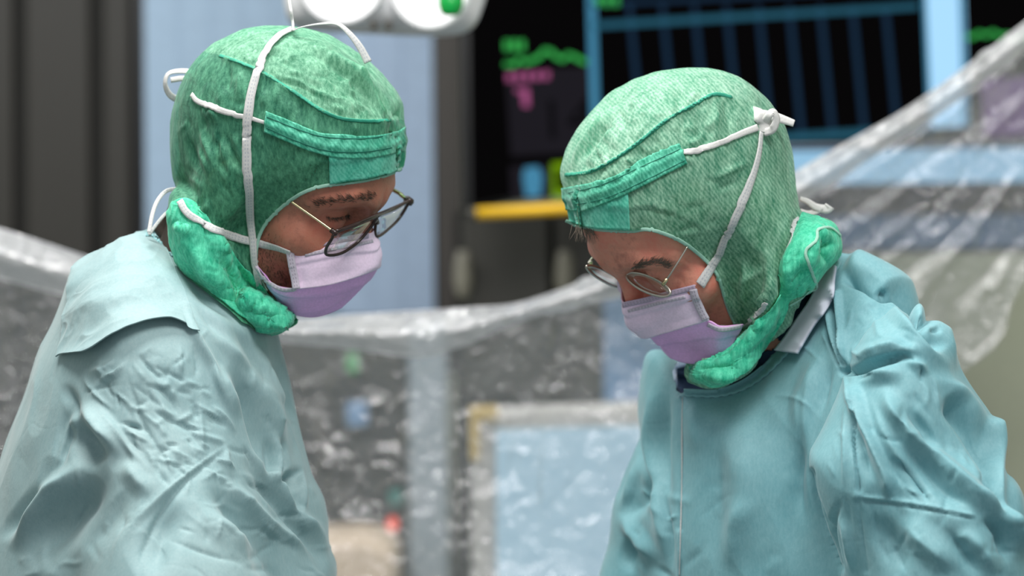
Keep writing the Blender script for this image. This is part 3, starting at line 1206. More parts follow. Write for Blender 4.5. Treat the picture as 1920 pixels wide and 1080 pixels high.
gL = [(283, 428), (240, 443), (195, 468), (150, 492), (134, 508), (132, 532), (108, 595), (74, 665), (48, 730), (18, 805), (0, 868), (-25, 960), (-60, 1080),
      (-100, 1300), (-140, 1700), (-170, 2300), (-180, 2950), (120, 3000), (430, 2950), (480, 2300), (520, 1700), (580, 1350), (632, 1090), (614, 1020), (598, 935), (566, 820), (550, 740), (530, 655), (519, 610), (505, 560), (450, 520), (380, 480), (325, 455)]
shL, elL, wrL = W(300, 820, 2.08), W(330, 1150, 1.99), W(600, 1330, 2.06)
shL2, elL2, wrL2 = W(340, 740, 2.33), W(400, 1120, 2.38), W(600, 1330, 2.27)
foldsL = [
    # back yoke and shoulder
    ([(134, 734), (122, 800), (112, 870), (104, 905)], 9, -6, 'r'), ([(150, 757), (122, 830), (107, 895)], 7, 4, 'r'),
    ([(122, 715), (138, 760), (150, 800)], 10, -5, 'r'),
    ([(150, 748), (190, 800), (232, 862)], 17, 13, 'r'), ([(135, 785), (165, 835), (200, 870)], 22, -13, 'r'),
    ([(172, 858), (120, 905), (70, 965), (20, 1040)], 17, 13, 'r'), ([(212, 880), (160, 930), (100, 1000), (60, 1070)], 30, -16, 'r'),
    ([(240, 905), (215, 960), (150, 1040)], 20, -6, 'r'), ([(228, 862), (262, 905), (290, 935)], 16, 6, 'r'),
    ([(85, 905), (40, 965), (5, 1020)], 11, -6, 'r'),
    # seam strip falling from the armpit peak
    ([(447, 820), (412, 842), (375, 868), (310, 921), (253, 978), (220, 1027), (200, 1090)], 8, 5, 'r'),
    ([(440, 832), (375, 880), (342, 907), (310, 950), (285, 998), (265, 1047), (258, 1100)], 7, -6, 'p'),
    ([(447, 815), (400, 846), (355, 880), (300, 925), (245, 985), (205, 1060)], 4, -4, 'p'),
    ([(345, 930), (300, 1010), (285, 1090)], 26, -9, 'r'),
    ([(447, 822), (480, 858), (509, 893), (549, 951), (584, 991), (611, 1044), (630, 1082)], 10, 9, 'r'),
    ([(450, 850), (490, 905), (545, 975), (590, 1040), (612, 1080)], 9, -7, 'r'),
    ([(389, 889), (447, 924), (513, 991), (560, 1020), (600, 1075)], 9, 6, 'r'), ([(380, 905), (430, 950), (480, 1010), (505, 1075)], 20, -9, 'r'),
    ([(360, 960), (420, 990), (500, 1040)], 22, 7, 'r'), ([(300, 1005), (380, 1035), (470, 1060)], 6, -3, 'p'),
    # front of the chest
    ([(425, 680), (450, 712), (472, 752), (490, 812), (508, 872), (520, 905)], 15, -15, 'r'), ([(470, 690), (500, 745), (518, 800), (524, 850)], 12, 9, 'r'),
    ([(400, 680), (425, 735), (450, 790)], 13, 7, 'r'),
    ([(513, 800), (520, 850), (527, 912)], 8, 7, 'r'), ([(528, 820), (533, 870), (535, 925)], 7, -6, 'r'), ([(497, 815), (505, 865), (512, 905)], 8, -6, 'r'),
    ([(568, 872), (548, 905), (530, 935)], 11, -9, 'r'), ([(562, 860), (566, 920), (570, 980)], 7, 6, 'r'), ([(540, 900), (555, 950), (572, 985)], 12, -8, 'r'),
    ([(480, 640), (510, 720), (545, 800)], 12, 6, 'r'), ([(500, 650), (535, 740), (555, 830)], 9, -5, 'r'), ([(585, 880), (600, 960), (612, 1040)], 10, 5, 'r'),
    # under the hood: neck folds
    ([(332, 505), (380, 545), (432, 580), (470, 625)], 14, -8, 'r'), ([(343, 560), (368, 630), (400, 690), (440, 780)], 8, 6, 'r'),
    ([(395, 600), (430, 650), (470, 700)], 10, 5, 'r'), ([(360, 560), (410, 620), (440, 670)], 9, -5, 'r'), ([(430, 600), (470, 660), (505, 730)], 9, -4, 'r'),
    # sharp crumples on the shoulder
    ([(180, 715), (215, 700), (240, 672)], 5, 4, 'p'), ([(150, 738), (185, 728), (225, 705)], 4, -3, 'p'), ([(150, 700), (180, 740), (220, 775)], 5, 3.5, 'p'),
    ([(235, 700), (250, 740), (262, 780), (290, 830), (320, 870)], 5, -4, 'p'), ([(262, 720), (300, 730), (325, 760), (335, 790)], 5, -4, 'p'),
    ([(215, 790), (260, 800), (280, 810)], 5, -3.5, 'p'), ([(255, 660), (290, 700), (310, 715)], 5, -3.5, 'p'), ([(280, 765), (320, 790), (350, 800), (375, 845)], 4.5, -4, 'p'),
    ([(335, 835), (300, 850), (325, 865)], 4, -3, 'p'), ([(290, 860), (300, 890), (322, 915)], 4, -3, 'p'), ([(372, 750), (376, 800), (380, 860)], 6, 3, 'r'),
    ([(380, 770), (410, 790), (430, 805)], 5, -4, 'p'), ([(392, 760), (415, 775), (445, 815)], 5, 4, 'p'), ([(300, 690), (345, 715), (360, 720)], 4, -2.5, 'p'),
    ([(336, 640), (340, 680), (338, 712)], 5, 2.5, 'p'), ([(362, 640), (370, 690), (360, 715)], 5, -3, 'p'), ([(455, 830), (470, 860), (480, 890)], 5, -4, 'p'),
    ([(425, 835), (425, 865), (440, 880)], 5, 4, 'p'), ([(380, 870), (400, 890), (430, 900)], 4, 3, 'p'), ([(160, 700), (200, 690), (225, 665)], 8, 4, 'r'),
    ([(175, 750), (210, 800), (250, 850), (290, 890)], 6, 3, 'r'),
] + crumples([(200, 700), (330, 720), (440, 830), (330, 900), (230, 830)], 60, 46, 4, 2.0, 45, 28, 5) + \
    crumples([(160, 680), (370, 650), (380, 740), (180, 740)], 34, 40, 4, 1.6, 10, 40, 6) + \
    crumples([(300, 950), (440, 850), (600, 1060), (300, 1080)], 36, 60, 5, 1.5, 25, 22, 7) + \
    crumples([(20, 900), (200, 850), (330, 900), (220, 1080), (0, 1080)], 18, 60, 6, 1.5, 120, 25, 8) + \
    crumples([(420, 640), (510, 640), (600, 1000), (560, 980), (470, 780)], 14, 60, 6, 1.6, 65, 12, 9)
axL = (axisgrid([(-0.60, -0.50, 0.008), (-0.50, -0.135, 0.0017), (-0.135, -0.08, 0.006)]),
       axisgrid([(1.84, 1.93, 0.008), (1.93, 2.20, 0.0026), (2.20, 2.50, 0.008)]),
       axisgrid([(0.28, 1.24, 0.016), (1.24, 1.60, 0.0017)]))
blL = [(Blob(gL, 2.19, 0.205, 0.006, dw=0.165, tx=-0.15, x0=-0.3), 0.01)]
gownL, GP, Gq = build_gown(PL, blL, [(shL, elL, 0.075, 0.072, 0.03), (elL, wrL, 0.068, 0.045, 0.02), (shL2, elL2, 0.07, 0.065, 0.03), (elL2, wrL2, 0.06, 0.045, 0.02)],
                           axL, foldsL, ([(255, 434), (283, 433), (296, 446), (312, 462), (345, 478), (380, 500), (420, 520)], [(470, 500), (430, 380), (250, 380)]), M['gown_l'])
gtL = bvh_raw(GP, Gq)

faceL = [([(560, 372), (600, 368), (650, 372), (700, 352)], 7, 1.2, 'r'), ([(600, 392), (622, 396), (648, 397)], 3.5, -1.2, 'r'),
         ([(612, 408), (632, 410), (652, 402)], 2.5, -1.4, 'p'), ([(585, 400), (572, 408), (562, 420)], 3, -0.8, 'r'), ([(586, 396), (570, 398), (556, 404)], 3, -0.7, 'r'),
         ([(640, 358), (690, 345), (735, 330)], 4, -0.7, 'r'), ([(620, 428), (650, 436), (678, 428)], 5, -0.8, 'r')]
JL = dict(xr=(-0.66, 0.10), neck=W(385, 540, 2.17), chest=W(300, 900, 2.2), pelvis=np.array([-0.42, 2.18, 0.93]), f=1,
          arm=[(shL, elL, wrL, np.array([0.8, 0.1, -0.6])), (shL2, elL2, wrL2, np.array([0.8, -0.1, -0.6]))], facelines=faceL,
          cx=(-0.345, -0.075), cz=(1.46, 1.77))
bodyL, BP, Bq = build_body(PL, poseL, JL, M['skin_l'])
JL['htree'] = bvh_raw(BP, Bq)
hoodL = [(545, 56), (600, 62), (650, 84), (692, 113), (728, 150), (752, 185), (762, 215), (759, 250), (757, 290), (748, 322), (738, 350), (700, 400), (690, 450), (650, 520),
         (590, 560), (540, 560), (500, 575), (440, 560), (380, 530), (340, 480), (324, 430), (318, 405), (334, 372), (326, 335), (322, 300), (328, 245), (348, 190), (385, 130), (412, 100), (455, 73), (500, 59)]
skirtL = [(330, 350), (316, 398), (322, 440), (330, 480), (352, 516), (400, 556), (440, 588), (470, 612), (498, 627), (530, 622), (558, 604), (545, 575), (500, 530), (470, 480), (440, 420), (390, 360)]
openL = [(752, 316), (725, 328), (690, 337), (650, 343), (605, 349), (575, 358), (548, 373), (520, 396), (497, 422), (484, 450), (480, 480), (482, 510), (500, 545), (530, 575), (560, 600)]
JL['holeout'] = [(640, 700), (900, 600), (900, 250)]
JL['skirtmask'] = lambda pr: (pr[:, 1] > 430)
capfL = [
    ([(412, 104), (450, 118), (485, 132), (520, 152), (560, 178), (600, 205), (640, 222), (690, 226), (730, 226)], 5, 1.8, 's', 0.05),
    ([(545, 60), (610, 100), (680, 150), (735, 210)], 12, 2.5, 'r'), ([(560, 90), (620, 120), (690, 175), (728, 222)], 7, -2.6, 'r'),
    ([(600, 120), (640, 160), (662, 222)], 8, -2.8, 'r'), ([(620, 105), (690, 165), (740, 235)], 6, 2.6, 'r'), ([(650, 150), (690, 190), (715, 225)], 7, -3, 'r'),
    ([(680, 150), (720, 190), (745, 230)], 6, -2.6, 'r'), ([(640, 170), (655, 200), (660, 225)], 6, 2.4, 'r'), ([(500, 150), (560, 160), (610, 190)], 5, -1.6, 'p'),
    ([(540, 140), (590, 170), (640, 190)], 5, 1.6, 'p'), ([(736, 215), (738, 260), (736, 290)], 5, -2.2, 'p'), ([(735, 225), (752, 210), (758, 240)], 5, -2.6, 'p'),
    ([(500, 165), (495, 190), (500, 205)], 5, 1.5, 'p'), ([(560, 185), (565, 210), (575, 235)], 5, -1.8, 'p'), ([(525, 155), (520, 180), (522, 200)], 4, 1.6, 'p'),
    ([(660, 228), (666, 245), (665, 255)], 5, 1.6, 'p'), ([(455, 122), (450, 150), (445, 190)], 5, 1.6, 'p'), ([(430, 112), (428, 150), (420, 190)], 5, -1.5, 'p'),
    ([(420, 240), (440, 300), (465, 330)], 7, -1.8, 'r'), ([(370, 230), (395, 290), (405, 330)], 6, 1.8, 'r'), ([(350, 250), (370, 310), (380, 340)], 7, -1.5, 'r'),
    # neck part
    ([(345, 350), (372, 385), (385, 430), (380, 480)], 9, -5, 'r'), ([(395, 375), (380, 400), (392, 430)], 7, 4, 'r'), ([(330, 330), (350, 345), (375, 372)], 8, -3.5, 'r'),
    ([(380, 400), (400, 450), (430, 500), (470, 560)], 10, 4, 'r'), ([(415, 445), (440, 480), (480, 525), (510, 565)], 9, 4.5, 'r'), ([(405, 470), (440, 530), (475, 590)], 10, -5, 'r'),
    ([(340, 440), (390, 510), (450, 560)], 12, 3.5, 'r'), ([(440, 575), (490, 592), (540, 590)], 6, -3, 'p'), ([(500, 600), (520, 606), (545, 600)], 4, 2, 'p'),
    ([(330, 420), (345, 430), (360, 424)], 5, 2.5, 'p'),
] + crumples([(480, 560), (560, 590), (550, 615), (500, 625), (450, 590)], 14, 24, 4, 1.0, 0, 60, 31) + \
    crumples([(430, 90), (560, 70), (740, 210), (650, 215), (500, 130)], 50, 34, 4, 1.0, 35, 30, 32) + \
    crumples([(340, 180), (450, 140), (470, 330), (360, 330)], 30, 40, 5, 0.8, 80, 16, 33) + \
    crumples([(325, 380), (470, 470), (520, 560), (420, 560), (330, 470)], 16, 60, 5, 1.0, 50, 18, 34)
capL, CP, Cq = build_cap(PL, poseL, [(hoodL, 2.165, 0.080, dict(tx=0.0)), (skirtL, 2.13, 0.062, {})], openL, capfL, gtL, JL, M['cap_l'],
                        crown=([(380, 96), (412, 104), (450, 117), (485, 132), (520, 152), (560, 178), (600, 205), (640, 222), (690, 227), (733, 225), (780, 222)], M['crown_l'], [(800, 0), (380, 0)]))
ctL = bvh_raw(CP, Cq)
cgL = BVHTree.FromPolygons(CP.tolist() + GP.tolist(), Cq.tolist() + (Gq + len(CP)).tolist())
cbL = BVHTree.FromPolygons(CP.tolist() + BP.tolist(), Cq.tolist() + (Bq + len(CP)).tolist())
tag(capL, 'translucent green hood with gathered crown')
# neck part of the hood: its doubled lower cloth
surf_patch('hood_skirt', [(327, 380), (352, 376), (385, 400), (410, 440), (440, 480), (478, 522), (505, 548), (530, 575), (556, 598)],
           [(318, 400), (323, 445), (336, 492), (370, 530), (415, 566), (448, 592), (475, 612), (500, 625), (540, 616)], cgL, M['skirt'], capL, 0.0022, 150, 56, 0.001,
           nzf=lambda P: 0.002 - ridged(P, 26, 81, (0.7, 0, -0.8)) * 0.006 - ridged(P, 60, 82, (0.7, 0, -0.8), 2) * 0.0045 - ridged(P, 130, 85) * 0.002)
surf_ribbon('hood_edge', openL[:-2], cbL, 0.0030, M['edge'], capL, 0.0010, 120, 0.0012)
surf_ribbon('crown_seam', [(412, 104), (450, 117), (485, 132), (520, 152), (560, 178), (600, 205), (640, 222), (690, 227), (733, 225)], ctL, 0.0028, M['seam'], capL, 0.0004, 90, 0.0009)
surf_patch('brow_band', [(616, 283), (650, 278), (700, 275), (735, 268), (756, 255)], [(618, 350), (650, 344), (692, 338), (722, 329), (748, 318)], ctL, M['band'], capL, 0.0014, 40, 16, 0.001)
surf_patch('lace_channel', [(500, 209), (530, 221), (570, 238), (604, 250), (650, 253), (690, 255), (735, 248), (757, 238)],
           [(496, 248), (530, 262), (570, 279), (616, 293), (650, 297), (690, 296), (730, 289), (757, 281)], ctL, M['channel'], capL, 0.0024, 70, 14, 0.001,
           bumpf=lambda u, v: 0.0014 * np.exp(-((v - 0.55) / 0.16) ** 2) + 0.0004 * np.sin(u * 60 + 6 * v))
surf_ribbon('channel_stitch', [(500, 219), (560, 243), (610, 257), (680, 260), (734, 253)], bvh(bpy.data.objects['lace_channel']), 0.0009, M['seam_dark'], capL, 0.0005, 60, 0.0003)
surf_ribbon('channel_stitch', [(500, 240), (560, 266), (616, 283), (680, 285), (734, 277)], bvh(bpy.data.objects['lace_channel']), 0.0009, M['seam_dark'], capL, 0.0005, 60, 0.0003)
surf_ribbon('lace', [(497, 230), (470, 222), (430, 212), (395, 200), (372, 190), (362, 178)], ctL, [0.003, 0.0056, 0.0056, 0.0056, 0.005, 0.004], M['lace'], capL, 0.0022, 50, 0.001)
free_ribbon('lace_bow', [(361, 180, 2.13), (368, 168, 2.135), (355, 180, 2.14), (335, 186, 2.15), (318, 178, 2.15), (309, 158, 2.15), (314, 139, 2.15), (330, 133, 2.15), (355, 134, 2.15), (372, 143, 2.15), (382, 154, 2.15)],
            [0.005, 0.006, 0.0062, 0.0065, 0.0065, 0.007, 0.007, 0.0065, 0.006, 0.005], M['lace'], capL, 80, 0.0008, (0, -1, 0.25), [0, 0.2, 0.2, 0.5, 0.9, 1.0, 0.8, 0.3, 0, 0])
free_ribbon('lace_bow', [(320, 150, 2.16), (345, 147, 2.16), (366, 154, 2.16), (380, 160, 2.15)], 0.0050, M['lace'], capL, 30, 0.0008, (0, -1, 0.3))

# face mask
maskL = mask_panel('face_mask', poseL, [
    [(537, 466, -.062), (590, 456, -.050), (648, 445, -.026), (697, 436, 0)],
    [(540, 490, -.063), (594, 480, -.052), (654, 468, -.030), (706, 463, 0)],
    [(546, 520, -.064), (604, 508, -.052), (660, 496, -.030), (708, 488, 0)],
    [(552, 543, -.064), (610, 536, -.052), (658, 524, -.030), (704, 507, 0)]], M['mask_l'], PL, seed=11, pleat=-0.0016)
tag(maskL, 'pale lilac pleated face mask')
pl = mask_panel('mask_pleat', poseL, [
    [(482, 498, -.069), (512, 532, -.067), (552, 541, -.062), (610, 534, -.049), (660, 522, -.027), (702, 506, 0)],
    [(486, 512, -.069), (520, 548, -.066), (566, 556, -.058), (616, 552, -.042), (655, 542, -.022), (688, 530, 0)],
    [(492, 526, -.066), (526, 566, -.061), (568, 578, -.050), (610, 574, -.034), (640, 566, -.016), (666, 556, 0)],
    [(502, 540, -.058), (534, 580, -.050), (562, 593, -.038), (592, 595, -.022), (618, 588, -.010), (640, 578, 0)]], M['mask_p'], maskL, seed=17, pleat=-0.0014)
tag(pl, 'deeper lilac lower pleat')
mt = bvh(maskL, pl)
mbt = BVHTree.FromPolygons([tuple(v.co) for v in maskL.data.vertices] + BP.tolist(), [list(p.vertices) for p in maskL.data.polygons] + (Bq + len(maskL.data.vertices)).tolist())
surf_ribbon('mask_binding', [(542, 468), (547, 495), (552, 522), (556, 542)], mt, 0.0068, M['mask_b'], maskL, 0.0020, 24, 0.0010, default=2.1)
surf_ribbon('mask_binding', [(540, 470), (590, 459), (645, 449), (690, 441)], mt, 0.0050, M['mask_top'], maskL, 0.0008, 40, 0.0008, default=2.1)
surf_ribbon('nose_strip', [(572, 478), (620, 468), (665, 459), (698, 452)], mt, 0.0030, M['mask_b'], maskL, 0.0008, 30, 0.0012, default=2.1)
surf_ribbon('mask_binding', [(481, 500), (492, 520), (512, 535), (532, 543), (556, 542)], mt, 0.0036, M['mask_b'], maskL, 0.0008, 30, 0.0010, default=2.09)
cmt = BVHTree.FromPolygons(CP.tolist() + BP.tolist() + [tuple(v.co) for v in bpy.data.objects['hood_skirt'].data.vertices],
                           Cq.tolist() + (Bq + len(CP)).tolist() + [[i + len(CP) + len(BP) for i in p.vertices] for p in bpy.data.objects['hood_skirt'].data.polygons])
surf_ribbon('mask_tie', [(545, 472), (520, 463), (490, 457), (450, 448), (405, 433), (370, 414), (350, 398), (338, 378)], cmt, [0.0058, 0.006, 0.0072, 0.0075, 0.0072, 0.007, 0.007, 0.006], M['tape'], maskL, 0.0022, 90, 0.0008)
surf_ribbon('mask_tie', [(484, 545), (478, 500), (473, 440), (467, 380), (464, 320), (465, 250), (469, 200), (480, 150), (497, 105), (522, 72), (549, 57)], ctL, [0.005, 0.0078, 0.0078, 0.0082, 0.008, 0.0078, 0.0078, 0.0085, 0.0085, 0.006], M['tape'], maskL, 0.0030, 140, 0.0008)
free_ribbon('mask_tie', [(549, 58, 2.10), (548, 40, 2.11), (545, 20, 2.11), (541, -6, 2.12), (538, -40, 2.12)], 0.0030, M['tape'], maskL, 30, 0.0008, twist=[0.9, 0.4, 0.2, 0.6])
free_ribbon('mask_tie', [(549, 57, 2.10), (565, 50, 2.10), (600, 44, 2.10), (632, 44, 2.10), (655, 62, 2.10), (675, 88, 2.10), (690, 116, 2.10)], [0.002, 0.005, 0.0066, 0.0070, 0.0070, 0.0072, 0.0072], M['tape'], maskL, 60, 0.0008, (0, -0.8, 0.5), [0.9, 0.4, 0.1, 0.0, 0.1, 0])
free_ribbon('mask_tie', [(332, 354, 2.14), (312, 358, 2.14), (296, 375, 2.13), (286, 400, 2.12), (279, 436, 2.11)], 0.0035, M['tape'], maskL, 40, 0.0008)
free_ribbon('mask_tie', [(279, 440, 2.13), (300, 412, 2.14), (314, 398, 2.15), (330, 390, 2.15)], 0.0030, M['tape'], maskL, 30, 0.0008)

# spectacles: squared, dark rims, gilt temples
o1 = [(630, 436, -.066), (668, 421, -.045), (703, 407, -.014), (703, 414, -.011), (692, 430, -.013), (672, 453, -.022), (648, 471, -.038), (628, 478, -.052), (612, 477, -.062), (612, 465, -.066), (622, 448, -.068)]
o2 = [(709, 405, .011), (738, 392, .040), (766, 377, .066), (762, 388, .067), (748, 410, .060), (730, 428, .040), (712, 442, .020), (704, 440, .012), (704, 424, .010)]
o1 = smooth_line(o1, 1, True); o2 = smooth_line(o2, 1, True)
gl = lens_frame(PL, 'spectacles', 'squared dark-rimmed glasses with gilt temples', poseL, o1, o2,
                [([(629, 434, -.067), (668, 419, -.044), (704, 404, -.014), (735, 391, .036), (768, 376, .068)], 0.0016), ([(700, 418, -.012), (706, 412, 0), (708, 418, .010)], 0.0018)],
                [([(629, 437, -.067), (600, 416, -.069), (570, 395, -.070), (546, 378, -.070)], 0.0011, None), ([(768, 378, .068), (752, 366, .073), (739, 357, .076)], 0.0018, [(0.0, .079, .02)])],
                M['acetate'], M['gold'], 0.0014, 0.001)
# hair under the hood, brow and lashes
ht = JL['htree']


def brow_hair(tree, line, n, ln, seed, ang, r=0.00022, spread=6, off=0.0004):
    rd = random.Random(seed)
    L = resample(smooth_line(line, 8), 60)
    out = []
    for k in range(n):
        p = L[rd.randrange(60)] + np.array([rd.gauss(0, spread * 0.6), rd.gauss(0, spread * 0.35)])
        a = math.radians(ang + rd.gauss(0, 22))
        pts = []
        for j in range(4):
            h, nn = hit(tree, p[0] + math.cos(a) * ln * j / 3, p[1] + math.sin(a) * ln * j / 3, 2.1, off + 0.0004 * j)
            pts.append(h)
        if np.ptp(np.array(pts)[:, 1]) < 0.02:
            out.append((pts, r))
    return out


tag(strands('eyebrow', brow_hair(ht, [(590, 385), (625, 376), (665, 372), (700, 366)], 150, 11, 1, -160, 0.00030, 9), M['hair_dark'], PL), None, kind='stuff')
tag(strands('eyelashes', brow_hair(ht, [(612, 406), (632, 408), (655, 402)], 60, 9, 2, 60, 0.00026, 2), M['hair_dark'], PL), None, kind='stuff')
tag(strands('stubble', brow_hair(ht, [(495, 440), (500, 490), (520, 520), (545, 540)], 500, 3, 3, 80, 0.00020, 26), M['hair_dark'], PL), None, kind='stuff')


def hair_shell(person, pose, P, q, mat, fn, name='hair'):
    lx, ly, lz = to_local(pose, P[:, 0], P[:, 1], P[:, 2])
    near = (np.abs(P - pose[1]) < 0.16).all(1)
    keep = near & fn(lx, ly, lz)
    qq = q[keep[q].all(1)]
    N = vnormals(P, q)
    used = np.zeros(len(P), bool); used[qq.ravel()] = True
    idx = np.cumsum(used) - 1
    Q = P[used] + N[used] * (0.0016 + noise3(P[used], 300, 3) * 0.002)[:, None]
    o = mesh_obj(name, Q, idx[qq], mat, person)
    m = o.modifiers.new('thickness', 'SOLIDIFY'); m.thickness = 0.001
    return o


hair_shell(PL, poseL, BP, Bq, M['hair_dark'], lambda x, y, z: ((z > 0.072 - np.clip(x, 0, .1) * -0.1) | ((x < -0.028) & (z > -0.035)) | ((x < 0.02) & (z > 0.038))) & (x < 0.08))
def shirt_shell(person, pose, P, q, mat, ztop, name):
    lx, ly, lz = to_local(pose, P[:, 0], P[:, 1], P[:, 2])
    keep = (lz < -0.055) & (P[:, 2] < ztop) & (P[:, 2] > 1.18) & (np.abs(P[:, 0] - pose[1][0]) < 0.30) & ((lx < 0.03) | (lz < -0.112))
    qq = q[keep[q].all(1)]
    N = vnormals(P, q)
    used = np.zeros(len(P), bool); used[qq.ravel()] = True
    idx = np.cumsum(used) - 1
    o = mesh_obj(name, P[used] + N[used] * 0.003, idx[qq], mat, person)
    m = o.modifiers.new('thickness', 'SOLIDIFY'); m.thickness = 0.0015
    return o


shirt_shell(PL, poseL, BP, Bq, M['shirt_brown'], 1.60, 'undershirt')
# undershirt seen at the nape, collar and the turned back panel of the gown
surf_patch('undershirt_collar', [(318, 396), (330, 410), (345, 440), (356, 470)], [(286, 430), (298, 446), (318, 462), (345, 480)],
           BVHTree.FromPolygons([tuple(W(a, b, y)) for a, b, y in ((240, 380, 2.16), (400, 380, 2.13), (400, 520, 2.13), (240, 520, 2.16))], [[0, 1, 2, 3]]), M['shirt_brown'], PL, 0.0, 20, 8, 0.003,
           bumpf=lambda u, v: 0.0008 * np.sin(v * 18) + 0.01 * np.sin(3.14 * u) * 0)
surf_patch('gown_collar', [(275, 433), (284, 431), (297, 444), (313, 459), (330, 469), (345, 476)], [(272, 446), (284, 446), (296, 458), (312, 474), (328, 486), (338, 494)], gtL, M['collar'], gownL, 0.002, 50, 6, 0.0015,
           bumpf=lambda u, v: 0.0006 * np.sin(u * 70 + v * 3))
flap = surf_patch('gown_back_panel', [(136, 508), (150, 492), (180, 475), (212, 459), (250, 441), (284, 432), (300, 452), (318, 484), (334, 522), (346, 548)],
                  [(112, 672), (122, 667), (150, 666), (182, 664), (218, 641), (250, 624), (285, 613), (318, 609), (345, 615), (372, 624)], gtL, M['gown_l'], gownL, 0.0018, 190, 110, 0.0014,
                  edge=lambda u, v: 0.011 * v ** 6 * np.sin(np.pi * np.clip(u * 0.9 + 0.08, 0, 1)) ** 0.6 + 0.0 * u,
                  nzf=lambda P: 0.003 - ridged(P, 14, 91, (1, 0, 0.5)) * 0.012 - ridged(P, 34, 92, (1, 0, 0.5), 2) * 0.007 - ridged(P, 70, 93, (1, 0, 0.2), 2) * 0.003, blur=6)
tag(flap, 'free-hanging overlap with its lower edge lifted')
for s_, (w_, hf) in enumerate(((wrL, (0.8, 0.1, -0.6)), (wrL2, (0.8, -0.1, -0.6)))):
    c = np.array(w_)
    gx = np.arange(c[0] - 0.07, c[0] + 0.22, 0.0032); gy = np.arange(c[1] - 0.10, c[1] + 0.10, 0.0032); gz = np.arange(c[2] - 0.13, c[2] + 0.11, 0.0032)
    A_ = (gx[:, None, None], gy[None, :, None], gz[None, None, :])
    dd = smin(hand_sdf(*A_, c, hf, (0, 0.2 if s_ == 0 else -0.2, 1)) - 0.0008, scap(*A_, c - np.array(hf) * 0.03, c + np.array(hf) * 0.02, 0.036, 0.030), 0.01)
    Pg, qg = iso(dd, gx, gy, gz)
    mesh_obj('glove', Pg, qg, M['glove'], PL)


# ------------------------------------------------------------------ the surgeon on the right
poseR = (rot(-2.772, 0.7315, -0.2115), np.array([0.1746, 2.16, 1.5798]), 0.992)
PR = root('person', 'surgeon facing left in teal gown with white collar tab, round wire glasses, green hood', 'person', (0.40, 2.2, 0))
torsoR = [(1300, 690), (1245, 655), (1212, 660), (1199, 705), (1193, 770), (1197, 835), (1180, 900), (1170, 990), (1178, 1080), (1170, 1300), (1150, 1700), (1120, 2300), (1100, 2950),
          (1450, 3000), (1850, 2950), (1850, 2300), (1840, 1700), (1830, 1300), (1800, 1080), (1790, 900), (1770, 740), (1740, 620), (1690, 545), (1640, 505), (1578, 474), (1520, 500), (1450, 600), (1380, 680)]
sleeveR = [(1508, 866), (1522, 830), (1550, 780), (1590, 690), (1620, 620), (1690, 570), (1745, 580), (1775, 625), (1790, 655), (1815, 705), (1862, 775), (1884, 830), (1902, 930), (1922, 1000), (1950, 1100), (1970, 1250), (1880, 1330), (1700, 1330), (1600, 1180), (1572, 1085), (1545, 1010), (1520, 935)]
farR = [(1215, 800), (1197, 832), (1175, 885), (1152, 950), (1147, 990), (1156, 1040), (1168, 1085), (1160, 1200), (1220, 1260), (1300, 1200), (1330, 1000), (1300, 850), (1260, 790)]
shR, elR, wrR = W(1700, 870, 2.08), W(1790, 1200, 1.98), W(1450, 1400, 1.98)
shR2, elR2, wrR2 = W(1300, 870, 2.29), W(1230, 1120, 2.30), W(1235, 1380, 2.31)
